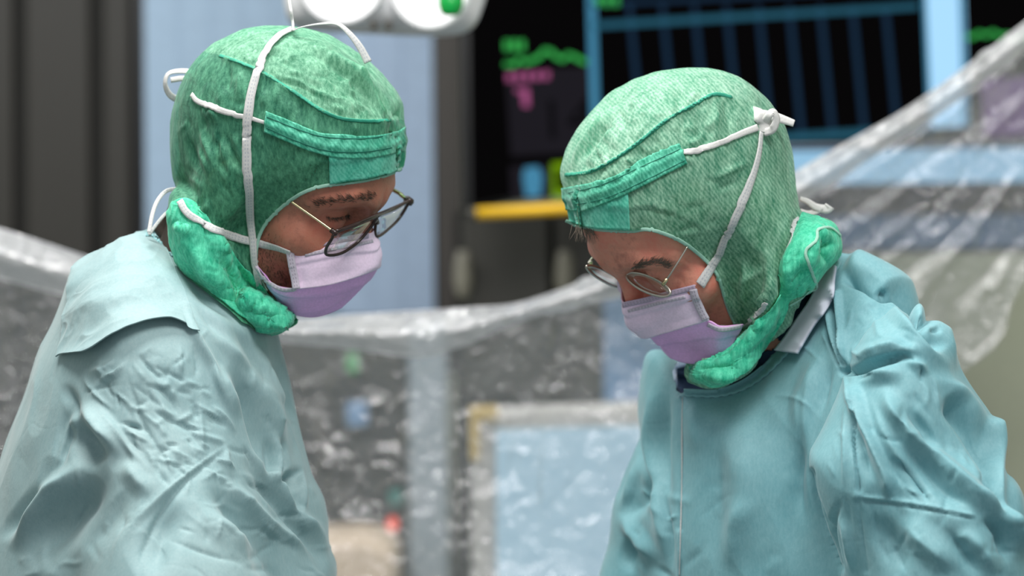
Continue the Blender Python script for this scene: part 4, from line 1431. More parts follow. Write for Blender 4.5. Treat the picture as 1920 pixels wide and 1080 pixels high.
foldsR = [
    ([(1583, 697), (1610, 692), (1640, 681), (1672, 672), (1706, 668), (1740, 684)], 7, -11, 'r', -0.5), ([(1590, 680), (1630, 664), (1680, 652), (1730, 668)], 12, 8, 'r'),
    ([(1700, 668), (1725, 690), (1735, 710)], 9, 6, 'r'), ([(1605, 712), (1650, 702), (1700, 700)], 13, 7, 'r'), ([(1595, 710), (1640, 700)], 6, -4, 'r'),
    # gathers at the shoulder seam
    ([(1560, 548), (1568, 610), (1583, 690)], 5, -8, 'r', 0.1), ([(1552, 570), (1562, 630), (1580, 688)], 5, 6, 'r', 0.1), ([(1571, 540), (1577, 610), (1586, 685)], 5, 7, 'r', 0.1), ([(1546, 590), (1556, 640), (1575, 690)], 4, -5, 'r', 0.1),
    ([(1590, 600), (1583, 650), (1590, 690)], 7, 5, 'r'),
    ([(1540, 617), (1560, 655), (1583, 695), (1590, 740), (1597, 800), (1602, 870), (1607, 930), (1614, 1000), (1626, 1085)], 5, 3.5, 's', 0.05),
    ([(1592, 745), (1600, 800), (1606, 870), (1610, 930)], 5, -5, 'p', 0.08), ([(1606, 930), (1612, 990), (1624, 1080)], 5, -4, 'p', 0.08),
    ([(1588, 735), (1586, 800), (1585, 870), (1583, 930)], 6, 4, 'r'),
    # rolled cloth over the far shoulder
    ([(1585, 486), (1640, 512), (1700, 545), (1745, 572)], 19, 11, 'r', 0.12), ([(1575, 516), (1625, 534), (1650, 552), (1680, 556), (1712, 590), (1732, 622), (1762, 662)], 9, -15, 'r', 0.1),
    ([(1640, 548), (1655, 554), (1668, 552)], 8, -8, 'r'), ([(1716, 606), (1735, 600), (1757, 587)], 10, -9, 'r'), ([(1660, 560), (1705, 610), (1740, 660), (1800, 700)], 13, 6, 'r'),
    ([(1745, 575), (1762, 600), (1775, 650), (1795, 700)], 9, 7, 'r'), ([(1740, 622), (1755, 618), (1768, 620)], 6, -5, 'p'), ([(1730, 590), (1722, 610), (1728, 625)], 5, -4, 'p'),
    ([(1728, 680), (1730, 705), (1722, 715)], 5, -6, 'p'), ([(1740, 700), (1752, 715), (1757, 750), (1762, 785)], 5, 3, 'p'), ([(1610, 640), (1600, 660), (1620, 670)], 5, 3, 'p'),
    # sleeve
    ([(1592, 715), (1604, 745), (1616, 790), (1640, 850), (1662, 900), (1672, 940)], 11, 10, 'r', 0.15), ([(1600, 780), (1620, 850), (1640, 910)], 14, -8, 'r'),
    ([(1630, 730), (1650, 790), (1680, 850), (1720, 905), (1745, 940)], 12, 6, 'r'), ([(1668, 855), (1690, 875), (1715, 902), (1748, 950)], 8, -10, 'r'),
    ([(1655, 720), (1682, 780), (1720, 830), (1762, 868), (1808, 908), (1872, 958), (1905, 1005), (1925, 1050)], 15, 12, 'r', 0.15),
    ([(1700, 840), (1745, 890), (1790, 930), (1840, 940)], 20, -9, 'r'), ([(1695, 760), (1730, 800), (1760, 850)], 8, -7, 'r'),
    ([(1770, 740), (1800, 775), (1830, 815), (1860, 868), (1880, 930), (1890, 985)], 18, -14, 'r', 0.15), ([(1740, 700), (1790, 730), (1830, 780), (1850, 830)], 13, 8, 'r'),
    ([(1858, 776), (1870, 830), (1880, 895), (1887, 940), (1896, 988)], 9, 10, 'r', 0.12), ([(1870, 770), (1886, 830), (1900, 900)], 10, -6, 'r'),
    ([(1610, 938), (1670, 945), (1741, 956), (1800, 967), (1832, 975)], 4, -2.2, 'p', 0.06), ([(1612, 932), (1670, 938), (1741, 949), (1830, 968)], 4, 2, 'r', 0.06),
    ([(1832, 975), (1862, 985), (1880, 1010), (1890, 1060)], 9, -9, 'r'), ([(1690, 965), (1730, 1010), (1800, 1075)], 20, 9, 'r'), ([(1640, 960), (1670, 1020), (1700, 1080)], 20, -7, 'r'), ([(1800, 985), (1840, 1030), (1870, 1085)], 16, 7, 'r'),
    ([(1770, 990), (1810, 1040), (1840, 1085)], 12, -6, 'r'), 
    ([(1572, 960), (1590, 1010), (1600, 1080)], 8, 6, 'r'), ([(1580, 930), (1560, 990), (1575, 1070)], 7, -5, 'r'),
    ([(1520, 872), (1526, 920), (1545, 975), (1566, 1030), (1580, 1080)], 5, -7, 'r', 0.1),
    # torso
    ([(1276, 738), (1278, 803), (1278, 925), (1276, 1040), (1274, 1100)], 6, 3.0, 's', 0.02), ([(1274, 745), (1275, 860), (1273, 1000)], 4, -3.5, 'p', 0.05),
    ([(1240, 680), (1222, 760), (1216, 850), (1235, 960), (1250, 1080)], 13, 9, 'r'), ([(1262, 690), (1245, 760), (1240, 860), (1255, 980)], 12, -8, 'r'), ([(1208, 740), (1206, 830), (1222, 920), (1235, 1000)], 9, -8, 'r'),
    ([(1335, 760), (1340, 860), (1338, 1080)], 22, -5, 'r'), ([(1400, 760), (1395, 880), (1390, 1080)], 28, 6, 'r'), ([(1470, 760), (1480, 880), (1490, 1080)], 26, -7, 'r'),
    ([(1530, 640), (1520, 700), (1500, 760), (1495, 850)], 13, 5, 'r'), ([(1505, 790), (1495, 850), (1492, 920), (1510, 1000)], 12, -8, 'r'), ([(1440, 740), (1500, 750), (1540, 790)], 5, 2, 'p'),
    ([(1550, 640), (1530, 700), (1515, 780), (1508, 860)], 9, 5, 'r'), ([(1560, 670), (1548, 730), (1535, 790)], 8, -5, 'r'), ([(1480, 630), (1520, 660), (1545, 690)], 4, 1.6, 'p'),
    ([(1310, 735), (1300, 790), (1305, 860)], 14, 3, 'r'), ([(1420, 930), (1380, 980), (1370, 1080)], 16, 4, 'r'),
    # far sleeve
    ([(1200, 850), (1180, 920), (1160, 960)], 8, 6, 'r'), ([(1225, 880), (1200, 940), (1165, 975)], 14, -9, 'r'), ([(1160, 960), (1190, 1000), (1235, 1060)], 12, 8, 'r'), ([(1200, 1000), (1180, 1040), (1185, 1080)], 12, -6, 'r'),
    ([(1240, 900), (1250, 980), (1262, 1080)], 8, -7, 'r'),
] + crumples([(1600, 700), (1730, 690), (1860, 930), (1650, 940)], 34, 60, 6, 1.8, 58, 16, 41) + \
    crumples([(1620, 950), (1880, 990), (1890, 1080), (1630, 1080)], 24, 56, 6, 1.6, 60, 25, 42) + \
    crumples([(1590, 500), (1730, 580), (1700, 660), (1600, 640)], 20, 50, 6, 1.6, 40, 40, 43) + \
    crumples([(1520, 800), (1590, 700), (1590, 930), (1560, 1000)], 8, 60, 4, 0.8, 60, 12, 44) + \
    crumples([(1300, 760), (1500, 700), (1500, 1080), (1300, 1080)], 14, 80, 9, 0.8, 90, 25, 45) + \
    crumples([(1160, 900), (1240, 900), (1250, 1080), (1170, 1080)], 10, 50, 6, 2, 60, 25, 46)
axR = (axisgrid([(0.055, 0.085, 0.006), (0.085, 0.435, 0.0017), (0.435, 0.50, 0.006)]),
       axisgrid([(1.84, 1.90, 0.008), (1.90, 2.24, 0.0026), (2.24, 2.46, 0.008)]),
       axisgrid([(0.28, 1.24, 0.016), (1.24, 1.575, 0.0017)]))
blR = [(Blob(torsoR, 2.222, 0.155, 0.006, dw=0.11, tx=-0.55, x0=0.25), 0.01), (Blob(sleeveR, 2.035, 0.085, 0.005, dw=0.075, tx=0.12, x0=0.35), 0.006), (Blob(farR, 2.29, 0.05, 0.005, dw=0.04), 0.006)]
neckR = [(1275, 742), (1284, 736), (1340, 735), (1380, 724), (1420, 698), (1455, 662), (1484, 625), (1512, 585), (1536, 545), (1548, 512), (1560, 490), (1578, 474)]
gownR, HP, Hq = build_gown(PR, blR, [(elR, wrR, 0.062, 0.045, 0.02), (elR2, wrR2, 0.055, 0.045, 0.02), (elR - np.array([0, 0, -0.1]), elR, 0.06, 0.066, 0.02), (elR2 + np.array([0.02, 0, 0.08]), elR2, 0.05, 0.055, 0.02)],
                           axR, foldsR, (neckR, [(1590, 420), (1400, 400), (1300, 600), (1262, 700)]), M['gown_r'], nz=0.0020, crax=(0.6, 0, -1))
gtR = bvh_raw(HP, Hq)
faceR = [([(1110, 455), (1150, 466), (1190, 470), (1230, 462)], 3.5, -0.8, 'r'), ([(1120, 470), (1160, 482), (1200, 482)], 3, -0.7, 'r'), ([(1140, 445), (1190, 452), (1240, 448)], 3.5, -0.7, 'r'),
         ([(1185, 498), (1205, 488), (1230, 486), (1255, 494)], 6, 1.6, 'r'), ([(1262, 500), (1285, 505), (1300, 520)], 3, -1.0, 'r'), ([(1258, 512), (1278, 525), (1282, 540)], 3, -1.0, 'r'), ([(1262, 480), (1282, 485), (1305, 500)], 3, -0.8, 'r'),
         ([(1270, 540), (1285, 550), (1290, 560)], 3, -0.7, 'r'), ([(1240, 470), (1248, 482), (1244, 496)], 3, -0.7, 'r')]
JR = dict(xr=(-0.06, 0.62), neck=W(1450, 590, 2.20), chest=W(1510, 960, 2.29), pelvis=np.array([0.36, 2.22, 0.93]), f=-1,
          arm=[(shR, elR, wrR, np.array([-0.8, 0.1, -0.6])), (shR2, elR2, wrR2, np.array([-0.8, -0.1, -0.6]))], facelines=faceR,
          cx=(0.03, 0.32), cz=(1.41, 1.735))
bodyR, DP, Dq = build_body(PR, poseR, JR, M['skin_r'])
JR['htree'] = bvh_raw(DP, Dq)
hoodR = [(1240, 137), (1292, 139), (1335, 150), (1370, 175), (1396, 205), (1416, 245), (1438, 272), (1462, 302), (1480, 328), (1492, 360), (1500, 400), (1502, 440), (1490, 500), (1470, 560), (1430, 620), (1370, 680), (1310, 690),
         (1280, 660), (1235, 600), (1190, 560), (1150, 520), (1100, 465), (1078, 420), (1067, 385), (1055, 352), (1049, 330), (1058, 288), (1080, 245), (1110, 205), (1150, 170), (1195, 147)]
skirtR = [(1440, 390), (1495, 400), (1525, 405), (1558, 412), (1573, 440), (1578, 475), (1560, 498), (1537, 522), (1526, 545), (1484, 568), (1474, 600), (1456, 632), (1436, 656), (1416, 682), (1394, 706), (1345, 730), (1296, 720), (1282, 696), (1300, 670), (1350, 640), (1385, 600), (1370, 540), (1400, 460)]
openR = [(1062, 414), (1085, 424), (1115, 429), (1150, 432), (1185, 433), (1212, 430), (1240, 436), (1275, 451), (1305, 472), (1330, 496), (1345, 518), (1356, 550), (1366, 580), (1378, 606), (1380, 640), (1340, 668), (1290, 672)]
JR['holeout'] = [(1200, 720), (900, 650), (900, 380)]
JR['skirtmask'] = lambda pr: (pr[:, 1] > 500) & (pr[:, 0] > 1590)
capfR = [
    ([(1058, 328), (1105, 322), (1150, 300), (1200, 265), (1250, 225), (1300, 197), (1340, 176), (1375, 182)], 5, 1.8, 's', 0.05),
    ([(1062, 330), (1090, 280), (1130, 225), (1180, 180)], 7, 2.6, 'r'), ([(1075, 320), (1110, 265), (1160, 210)], 7, -2.6, 'r'), ([(1095, 260), (1140, 200), (1200, 158)], 6, -2, 'r'),
    ([(1108, 245), (1120, 285), (1142, 330)], 4, -2, 'p'), ([(1112, 250), (1124, 290), (1145, 325)], 4, 1.8, 'p'), ([(1130, 270), (1150, 235), (1160, 210)], 5, 1.4, 'p'),
    ([(1265, 160), (1275, 190), (1278, 215)], 7, -2, 'r'), ([(1280, 210), (1278, 250), (1282, 290)], 5, -2.2, 'p'), ([(1240, 240), (1245, 270), (1250, 300)], 5, 1.8, 'p'), ([(1300, 205), (1310, 240), (1300, 270)], 5, -1.6, 'p'),
    ([(1335, 185), (1345, 220), (1340, 260)], 5, 1.8, 'p'), ([(1355, 185), (1365, 220), (1370, 245)], 5, -1.8, 'p'), ([(1200, 270), (1210, 300), (1218, 320)], 5, -1.6, 'p'), ([(1150, 305), (1160, 330), (1168, 345)], 5, 1.6, 'p'),
    ([(1330, 340), (1370, 320), (1410, 300)], 6, 1.6, 'r'), ([(1340, 360), (1370, 345), (1390, 335)], 5, -1.4, 'r'),
    # neck part
    ([(1385, 470), (1400, 520), (1380, 590)], 9, 5, 'r'), ([(1410, 450), (1450, 500), (1440, 560), (1400, 610)], 11, 6, 'r'), ([(1360, 520), (1385, 570), (1410, 600)], 8, -5, 'r'),
    ([(1470, 470), (1460, 520), (1470, 560), (1430, 590)], 8, -7, 'r'), ([(1500, 400), (1480, 450), (1455, 500), (1470, 530)], 9, -7, 'r', 0.1), ([(1535, 430), (1520, 470), (1500, 520)], 10, 6, 'r'),
    ([(1505, 500), (1490, 560), (1460, 620), (1420, 660)], 9, 5, 'r'), ([(1480, 540), (1470, 590), (1440, 640), (1390, 670)], 8, -6, 'r'), ([(1440, 590), (1400, 640), (1340, 680)], 9, 5, 'r'),
    ([(1420, 600), (1380, 650), (1320, 680)], 8, -5, 'r'), ([(1420, 670), (1370, 700), (1310, 700)], 9, 5, 'r'), ([(1400, 690), (1350, 690), (1300, 695)], 6, -5, 'r'), ([(1560, 440), (1540, 470), (1550, 500)], 8, -5, 'r'),
    ([(1520, 420), (1545, 445), (1570, 450)], 7, 4, 'r'), ([(1400, 590), (1425, 605), (1420, 625)], 6, 4, 'p'),
] + crumples([(1360, 500), (1450, 430), (1570, 430), (1540, 540), (1430, 680), (1310, 710), (1300, 680), (1400, 620)], 26, 70, 5, 1.0, 128, 18, 51) + \
    crumples([(1070, 320), (1200, 150), (1380, 170), (1250, 225), (1120, 320)], 40, 34, 4.5, 0.9, 120, 30, 52) + \
    crumples([(1120, 330), (1250, 230), (1400, 200), (1420, 260), (1280, 300)], 40, 26, 4, 0.9, 80, 25, 53) + \
    crumples([(1200, 420), (1420, 300), (1480, 380), (1370, 520), (1300, 460)], 24, 60, 4, 0.7, 150, 10, 54)
capR, KP, Kq = build_cap(PR, poseR, [(hoodR, 2.16, 0.082, dict(tx=-0.1, x0=0.17)), (skirtR, 2.145, 0.075, {})], openR, capfR, gtR, JR, M['cap_r'],
                        crown=([(1040, 328), (1060, 328), (1105, 322), (1150, 300), (1200, 265), (1250, 225), (1300, 197), (1338, 177), (1372, 182), (1400, 190)], M['crown_r'], [(1400, 80), (1000, 80)]))
tag(capR, 'translucent green waffled hood')
ctR = bvh_raw(KP, Kq)
cbR = BVHTree.FromPolygons(KP.tolist() + DP.tolist(), Kq.tolist() + (Dq + len(KP)).tolist())
surf_patch('hood_skirt', [(1502, 402), (1490, 440), (1474, 475), (1462, 505), (1466, 535), (1444, 575), (1416, 606), (1380, 640), (1340, 668), (1292, 690)],
           [(1530, 408), (1565, 425), (1575, 460), (1572, 480), (1556, 498), (1533, 524), (1520, 544), (1482, 562), (1468, 598), (1450, 630), (1430, 655), (1411, 680), (1388, 702), (1345, 722), (1298, 712)], ctR, M['skirt'], capR, 0.0022, 160, 60, 0.001,
           nzf=lambda P: 0.002 - ridged(P, 24, 83, (0.7, 0, 0.8)) * 0.007 - ridged(P, 60, 84, (0.7, 0, 0.8), 2) * 0.0045 - ridged(P, 130, 86) * 0.002)
surf_ribbon('hood_edge', openR[:-3], cbR, 0.0032, M['edge'], capR, 0.0010, 130, 0.0012)
surf_ribbon('hood_edge', [(1575, 442), (1556, 428), (1534, 432), (1530, 452), (1512, 470), (1516, 492), (1525, 520), (1530, 540), (1518, 545), (1500, 560), (1480, 572)], bvh(bpy.data.objects['hood_skirt.001'], capR), 0.0026, M['edge'], capR, 0.0014, 90, 0.0010)
surf_ribbon('crown_seam', [(1060, 328), (1105, 322), (1150, 300), (1200, 265), (1250, 225), (1300, 197), (1338, 177), (1372, 182)], ctR, 0.0030, M['seam'], capR, 0.0006, 90, 0.0012)
surf_ribbon('crown_stitch', [(1110, 321), (1150, 301), (1200, 266), (1250, 226), (1300, 198), (1335, 179)], ctR, 0.0009, M['seam_dark'], capR, 0.0018, 90, 0.0004)
surf_patch('brow_band', [(1062, 372), (1090, 372), (1120, 366), (1150, 360), (1178, 352)], [(1070, 416), (1098, 425), (1128, 430), (1155, 431), (1182, 432)], ctR, M['band'], capR, 0.0014, 40, 16, 0.001)
surf_patch('lace_channel', [(1056, 352), (1085, 348), (1130, 338), (1166, 324), (1200, 302), (1240, 282), (1272, 270)], [(1064, 392), (1095, 396), (1140, 380), (1180, 362), (1220, 342), (1260, 322), (1290, 306)], ctR, M['channel'], capR, 0.0024, 70, 14, 0.001,
           bumpf=lambda u, v: 0.0014 * np.exp(-((v - 0.5) / 0.16) ** 2) + 0.0005 * np.sin(u * 50 + 6 * v))
lc = bvh(bpy.data.objects['lace_channel.001'])
surf_ribbon('channel_stitch', [(1066, 362), (1130, 346), (1200, 314), (1275, 280)], lc, 0.0007, M['seam_dark'], capR, 0.0005, 60, 0.0003)
surf_ribbon('channel_stitch', [(1072, 386), (1140, 370), (1210, 338), (1286, 300)], lc, 0.0007, M['seam_dark'], capR, 0.0005, 60, 0.0003)
surf_ribbon('lace', [(1278, 289), (1320, 279), (1360, 264), (1392, 250), (1418, 240)], ctR, [0.0050, 0.0056, 0.0056, 0.0048, 0.006], M['lace'], capR, 0.0024, 50, 0.001)
free_ribbon('lace_bow', [(1404, 210, 2.10), (1422, 216, 2.09), (1434, 230, 2.09), (1430, 248, 2.09)], 0.012, M['lace'], capR, 30, 0.001, (-0.3, -1, 0.2))
free_ribbon('lace_bow', [(1428, 240, 2.095), (1440, 218, 2.085), (1450, 208, 2.085), (1457, 222, 2.085), (1449, 242, 2.085), (1432, 249, 2.09)], 0.0070, M['lace'], capR, 50, 0.001, (0, -1, 0.2), [0, 0.5, 0.7, 0.4, 0])
free_ribbon('lace_bow', [(1425, 212, 2.10), (1450, 218, 2.10), (1472, 225, 2.10), (1489, 231, 2.10)], [0.007, 0.009, 0.0085, 0.006], M['lace'], capR, 30, 0.0012, (0, -1, 0.3))
tube('lace_thread', smooth_line([W(1418, 218, 2.115), W(1414, 205, 2.11), W(1406, 200, 2.11), W(1404, 194, 2.11)], 6), 0.0005, M['lace'], capR, 5)
free_ribbon('lace_bow', [(1340, 150, 2.17), (1350, 149, 2.17), (1362, 158, 2.17)], 0.0045, M['lace'], capR, 12, 0.001, (0, -1, 0.3))
free_ribbon('lace_bow', [(1500, 372, 2.18), (1515, 378, 2.18), (1530, 388, 2.18), (1550, 392, 2.18), (1556, 386, 2.18)], [0.004, 0.0055, 0.006, 0.008, 0.009], M['lace'], capR, 30, 0.001, (0, -1, 0.2))
free_ribbon('lace_bow', [(1500, 396, 2.18), (1515, 400, 2.18), (1530, 396, 2.18), (1540, 388, 2.18)], 0.0055, M['lace'], capR, 24, 0.001, (0, -1, 0.4))

maskR = mask_panel('face_mask', poseR, [
    [(1304, 534, .062), (1258, 546, .045), (1212, 558, .022), (1169, 567, 0)],
    [(1308, 553, .063), (1262, 566, .047), (1218, 578, .024), (1168, 588, 0)],
    [(1318, 576, .063), (1272, 590, .047), (1226, 603, .024), (1178, 615, 0)],
    [(1330, 601, .063), (1286, 614, .048), (1244, 626, .027), (1203, 635, 0)]], M['mask_l'], PR, seed=21, pleat=-0.0016)
tag(maskR, 'pale lilac pleated face mask')
plR = mask_panel('mask_pleat', poseR, [
    [(1394, 608, .069), (1352, 612, .067), (1326, 602, .060), (1286, 612, .047), (1248, 623, .026), (1212, 632, 0)],
    [(1388, 624, .068), (1350, 630, .063), (1326, 625, .055), (1290, 633, .040), (1256, 640, .020), (1228, 646, 0)],
    [(1376, 645, .064), (1348, 656, .056), (1326, 658, .046), (1296, 662, .030), (1268, 662, .014), (1244, 660, 0)],
    [(1358, 664, .056), (1340, 676, .046), (1322, 682, .036), (1300, 683, .022), (1280, 680, .010), (1262, 674, 0)]], M['mask_p'], maskR, seed=27, pleat=-0.0014)
tag(plR, 'deeper lilac lower pleat')
mtR = bvh(maskR, plR)
surf_ribbon('mask_binding', [(1327, 607), (1350, 617), (1372, 615), (1388, 611)], mtR, 0.0042, M['mask_b'], maskR, 0.0014, 24, 0.0010, default=2.1)
surf_ribbon('mask_binding', [(1300, 541), (1304, 556), (1313, 578), (1324, 598)], mtR, 0.0070, M['mask_b'], maskR, 0.0022, 24, 0.0010, default=2.1)
surf_ribbon('mask_binding', [(1304, 538), (1258, 550), (1216, 561), (1180, 569), (1168, 572)], mtR, 0.0050, M['mask_top'], maskR, 0.0008, 40, 0.0008, default=2.1)
surf_ribbon('nose_strip', [(1285, 556), (1240, 567), (1205, 576), (1178, 583)], mtR, 0.0030, M['mask_b'], maskR, 0.0008, 30, 0.0012, default=2.1)
cmR = BVHTree.FromPolygons(KP.tolist() + DP.tolist() + [tuple(v.co) for v in bpy.data.objects['hood_skirt.001'].data.vertices],
                           Kq.tolist() + (Dq + len(KP)).tolist() + [[i + len(KP) + len(DP) for i in p.vertices] for p in bpy.data.objects['hood_skirt.001'].data.polygons])
surf_ribbon('mask_tie', [(1312, 534), (1332, 500), (1350, 468), (1370, 425), (1390, 380), (1405, 340), (1418, 295), (1424, 250)], cmR, [0.009, 0.0075, 0.0062, 0.0075, 0.008, 0.007, 0.0055, 0.0045], M['tape'], maskR, 0.0030, 110, 0.0008)
surf_ribbon('mask_tie', [(1350, 611), (1372, 612), (1395, 608), (1412, 600), (1424, 586), (1436, 566)], cmR, [0.005, 0.0045, 0.0045, 0.0045, 0.004, 0.004], M['tape'], maskR, 0.0024, 50, 0.0008)
surf_ribbon('mask_tie', [(1468, 472), (1478, 452), (1488, 430), (1494, 412)], cmR, [0.001, 0.004, 0.0045, 0.003], M['tape'], maskR, 0.0034, 30, 0.0008)


def ell(cx, cy, a, b, ang, yc, yr, n=10):
    out = []
    for k in range(n):
        t = 2 * math.pi * k / n
        u, v = a * math.cos(t), b * math.sin(t)
        out.append((cx + u * math.cos(ang) - v * math.sin(ang), cy + u * math.sin(ang) + v * math.cos(ang), yc + yr * math.cos(t)))
    return out


glR = lens_frame(PR, 'spectacles', 'small round silver wire glasses', poseR, ell(1216, 533, 44, 15, math.radians(24), .036, .022), ell(1136, 519, 41, 9.5, math.radians(28), -.034, -.022),
                 [([(1174, 519, .013), (1176, 523, .006), (1171, 524, 0), (1170, 532, -.010)], 0.0008)],
                 [([(1245, 531, .062), (1258, 512, .066), (1272, 490, .068), (1289, 462, .068)], 0.0008, None), ([(1106, 500, -.062), (1109, 490, -.066), (1112, 482, -.070)], 0.0008, [(0.0, -.078, .02)])],
                 M['steel'], M['steel'], 0.0013, 0.001)
htR = JR['htree']
tag(strands('eyebrow', brow_hair(htR, [(1188, 505), (1205, 494), (1228, 489), (1250, 497)], 170, 12, 4, -30, 0.00030, 7), M['hair'], PR), None, kind='stuff')
tag(strands('forelock', brow_hair(htR, [(1078, 424), (1090, 426), (1112, 430)], 46, 26, 5, 75, 0.00040, 4, 0.001), M['hair'], PR), None, kind='stuff')
hair_shell(PR, poseR, DP, Dq, M['hair'], lambda x, y, z: ((z > 0.076) | ((x < -0.028) & (z > -0.035)) | ((x < 0.015) & (z > 0.045))) & (x < 0.075))
# undershirt, collar binding, tab
torso_in = []
shirt_shell(PR, poseR, DP, Dq, M['shirt'], 1.54, 'undershirt')
us = surf_patch('undershirt_collar', [(1268, 690), (1380, 650), (1440, 590), (1490, 530), (1530, 480)], [(1272, 770), (1400, 760), (1490, 700), (1550, 620), (1600, 530)],
                BVHTree.FromPolygons([tuple(W(a, b, y)) for a, b, y in ((1250, 400, 2.185), (1650, 400, 2.13), (1650, 800, 2.13), (1250, 800, 2.185))] + DP.tolist(), [[0, 1, 2, 3]] + (Dq + 4).tolist()), M['shirt'], PR, 0.003, 60, 30, 0.003, behind=gtR,
                bumpf=lambda u, v: 0.0006 * np.sin(u * 260) + 0 * v)
surf_patch('gown_collar', [(1283, 731), (1340, 732), (1382, 720), (1422, 694), (1457, 658), (1486, 621), (1514, 581), (1538, 541), (1550, 508), (1562, 486)],
           [(1283, 744), (1342, 746), (1390, 735), (1432, 710), (1468, 676), (1498, 638), (1527, 597), (1552, 556), (1566, 520), (1578, 494)], gtR, M['collar'], gownR, 0.0020, 110, 6, 0.0018,
           bumpf=lambda u, v: 0.0007 * np.sin(u * 150 + v * 2) * v)
surf_patch('collar_tab', [(1462, 662), (1480, 640), (1502, 606), (1524, 574), (1541, 542), (1548, 512), (1552, 503)], [(1506, 668), (1516, 650), (1534, 620), (1554, 588), (1568, 556), (1574, 526), (1576, 508)], bvh(gownR), M['velcro'], gownR, 0.0075, 60, 10, 0.0022, blur=20)
surf_ribbon('front_edge_glint', [(1280, 745), (1279, 800), (1279, 870), (1278, 940), (1276, 1000), (1274, 1080)], gtR, [0.0006, 0.0013, 0.0007, 0.0014, 0.0008, 0.001], M['tape'], gownR, 0.0006, 80, 0.0006)  # thin white strip: the overlap edge's specular glint put in as colour
tag(bpy.data.objects['collar_tab'], 'white fleece fastening tab')
for s_, (w_, hf) in enumerate(((wrR, (-0.8, 0.1, -0.6)), (wrR2, (-0.8, -0.1, -0.6)))):
    c = np.array(w_)
    gx = np.arange(c[0] - 0.22, c[0] + 0.07, 0.0032); gy = np.arange(c[1] - 0.10, c[1] + 0.10, 0.0032); gz = np.arange(c[2] - 0.13, c[2] + 0.11, 0.0032)
    A_ = (gx[:, None, None], gy[None, :, None], gz[None, None, :])
    dd = smin(hand_sdf(*A_, c, hf, (0, 0.2 if s_ == 0 else -0.2, 1)) - 0.0008, scap(*A_, c - np.array(hf) * 0.03, c + np.array(hf) * 0.02, 0.036, 0.030), 0.01)
    Pg, qg = iso(dd, gx, gy, gz)
    mesh_obj('glove', Pg, qg, M['glove'], PR)


# ------------------------------------------------------------------ the operating theatre behind them
def struct(o):
    o['kind'] = 'structure'
    return o


B = {}
B['wall'] = plain('painted_wall', (196, 200, 178), 0.8)
B['wall_dim'] = plain('dim_wall', (96, 94, 88), 0.8)
B['panel'] = plain('brown_panel', (44, 41, 35), 0.6)
B['groove'] = plain('dark_joint', (36, 35, 31), 0.8)
B['floor'] = plain('vinyl_floor', (120, 130, 134), 0.4)
B['dark'] = plain('dark_metal', (62, 60, 54), 0.5)
B['black'] = plain('black_casing', (16, 16, 18), 0.35)
B['col'] = plain('brown_grey_metal', (72, 67, 62), 0.5)
B['slat'] = plain('blue_blind', (158, 182, 204), 0.6)
B['slat2'] = plain('blue_blind_pale', (178, 200, 226), 0.6)
B['pale'] = plain('pale_post', (146, 158, 166), 0.5)
B['white'] = plain('white_plastic', (226, 226, 228), 0.35)
B['beige'] = plain('beige_plastic', (214, 192, 168), 0.6)
B['yellow'] = plain('yellow_bar', (214, 168, 8), 0.45)
B['ochre'] = plain('ochre_plastic', (196, 168, 96), 0.5)
B['ivory'] = plain('ivory_plastic', (186, 184, 180), 0.5)
B['s_haze'] = glow('screen_pale', (170, 204, 222), 1.0)
B['handle'] = plain('pale_handle', (136, 132, 118), 0.5)
B['greenp'] = plain('green_plastic', (10, 150, 62), 0.25)
B['bluep'] = plain('blue_plastic', (110, 150, 190), 0.4)
B['tealp'] = plain('teal_plastic', (30, 130, 120), 0.4)
B['screen'] = glow('screen_black', (12, 11, 12), 0.6)
B['s_dim'] = glow('screen_panel', (34, 32, 38), 0.8)
B['s_cy'] = glow('screen_cyan', (76, 146, 182), 0.8)
B['s_line'] = glow('screen_line', (30, 54, 78), 0.8)
B['s_teal'] = glow('screen_teal_line', (44, 98, 120), 0.8)
B['s_pale'] = glow('screen_pale_blue', (158, 204, 236), 1.25)
B['s_green'] = glow('screen_green', (66, 190, 90), 0.8)
B['s_pink'] = glow('screen_pink', (176, 90, 140), 0.8)
B['s_lime'] = glow('screen_lime', (124, 170, 20), 0.8)
B['s_dark'] = glow('screen_digits', (14, 14, 16), 0.8)
B['s_purple'] = glow('screen_purple', (120, 90, 140), 0.7)
B['s_navy'] = glow('screen_navy', (60, 90, 120), 0.8)
B['s_blue'] = glow('screen_blue', (150, 196, 226), 1.0)
B['lamp'] = glow('lamp_light', (255, 255, 255), 1.6)
B['red'] = glow('red_led', (255, 86, 60), 1.4)


def plane_y(name, x0, x1, y, z0, z1, mat, t=0.05):
    V = [(x0, y, z1), (x1, y, z1), (x1, y, z0), (x0, y, z0), (x0, y + t, z1), (x1, y + t, z1), (x1, y + t, z0), (x0, y + t, z0)]
    return box(name, V, mat)


def bx(name, a, b, mat, parent=None):
    (x0, y0, z0), (x1, y1, z1) = a, b
    V = [(x0, y0, z1), (x1, y0, z1), (x1, y0, z0), (x0, y0, z0), (x0, y1, z1), (x1, y1, z1), (x1, y1, z0), (x0, y1, z0)]
    return box(name, V, mat, parent)


struct(bx('floor', (-2.8, -1.5, -0.05), (2.8, 5.2, 0), B['floor']))
wb = struct(bx('wall_back', (-2.8, 5.0, 0), (2.8, 5.1, 3.1), B['wall']))
struct(bx('wall_left', (-2.8, 1.0, 0), (-2.7, 5.0, 3.1), B['wall']))
struct(bx('wall_right', (2.7, 1.0, 0), (2.8, 5.0, 3.1), B['wall']))
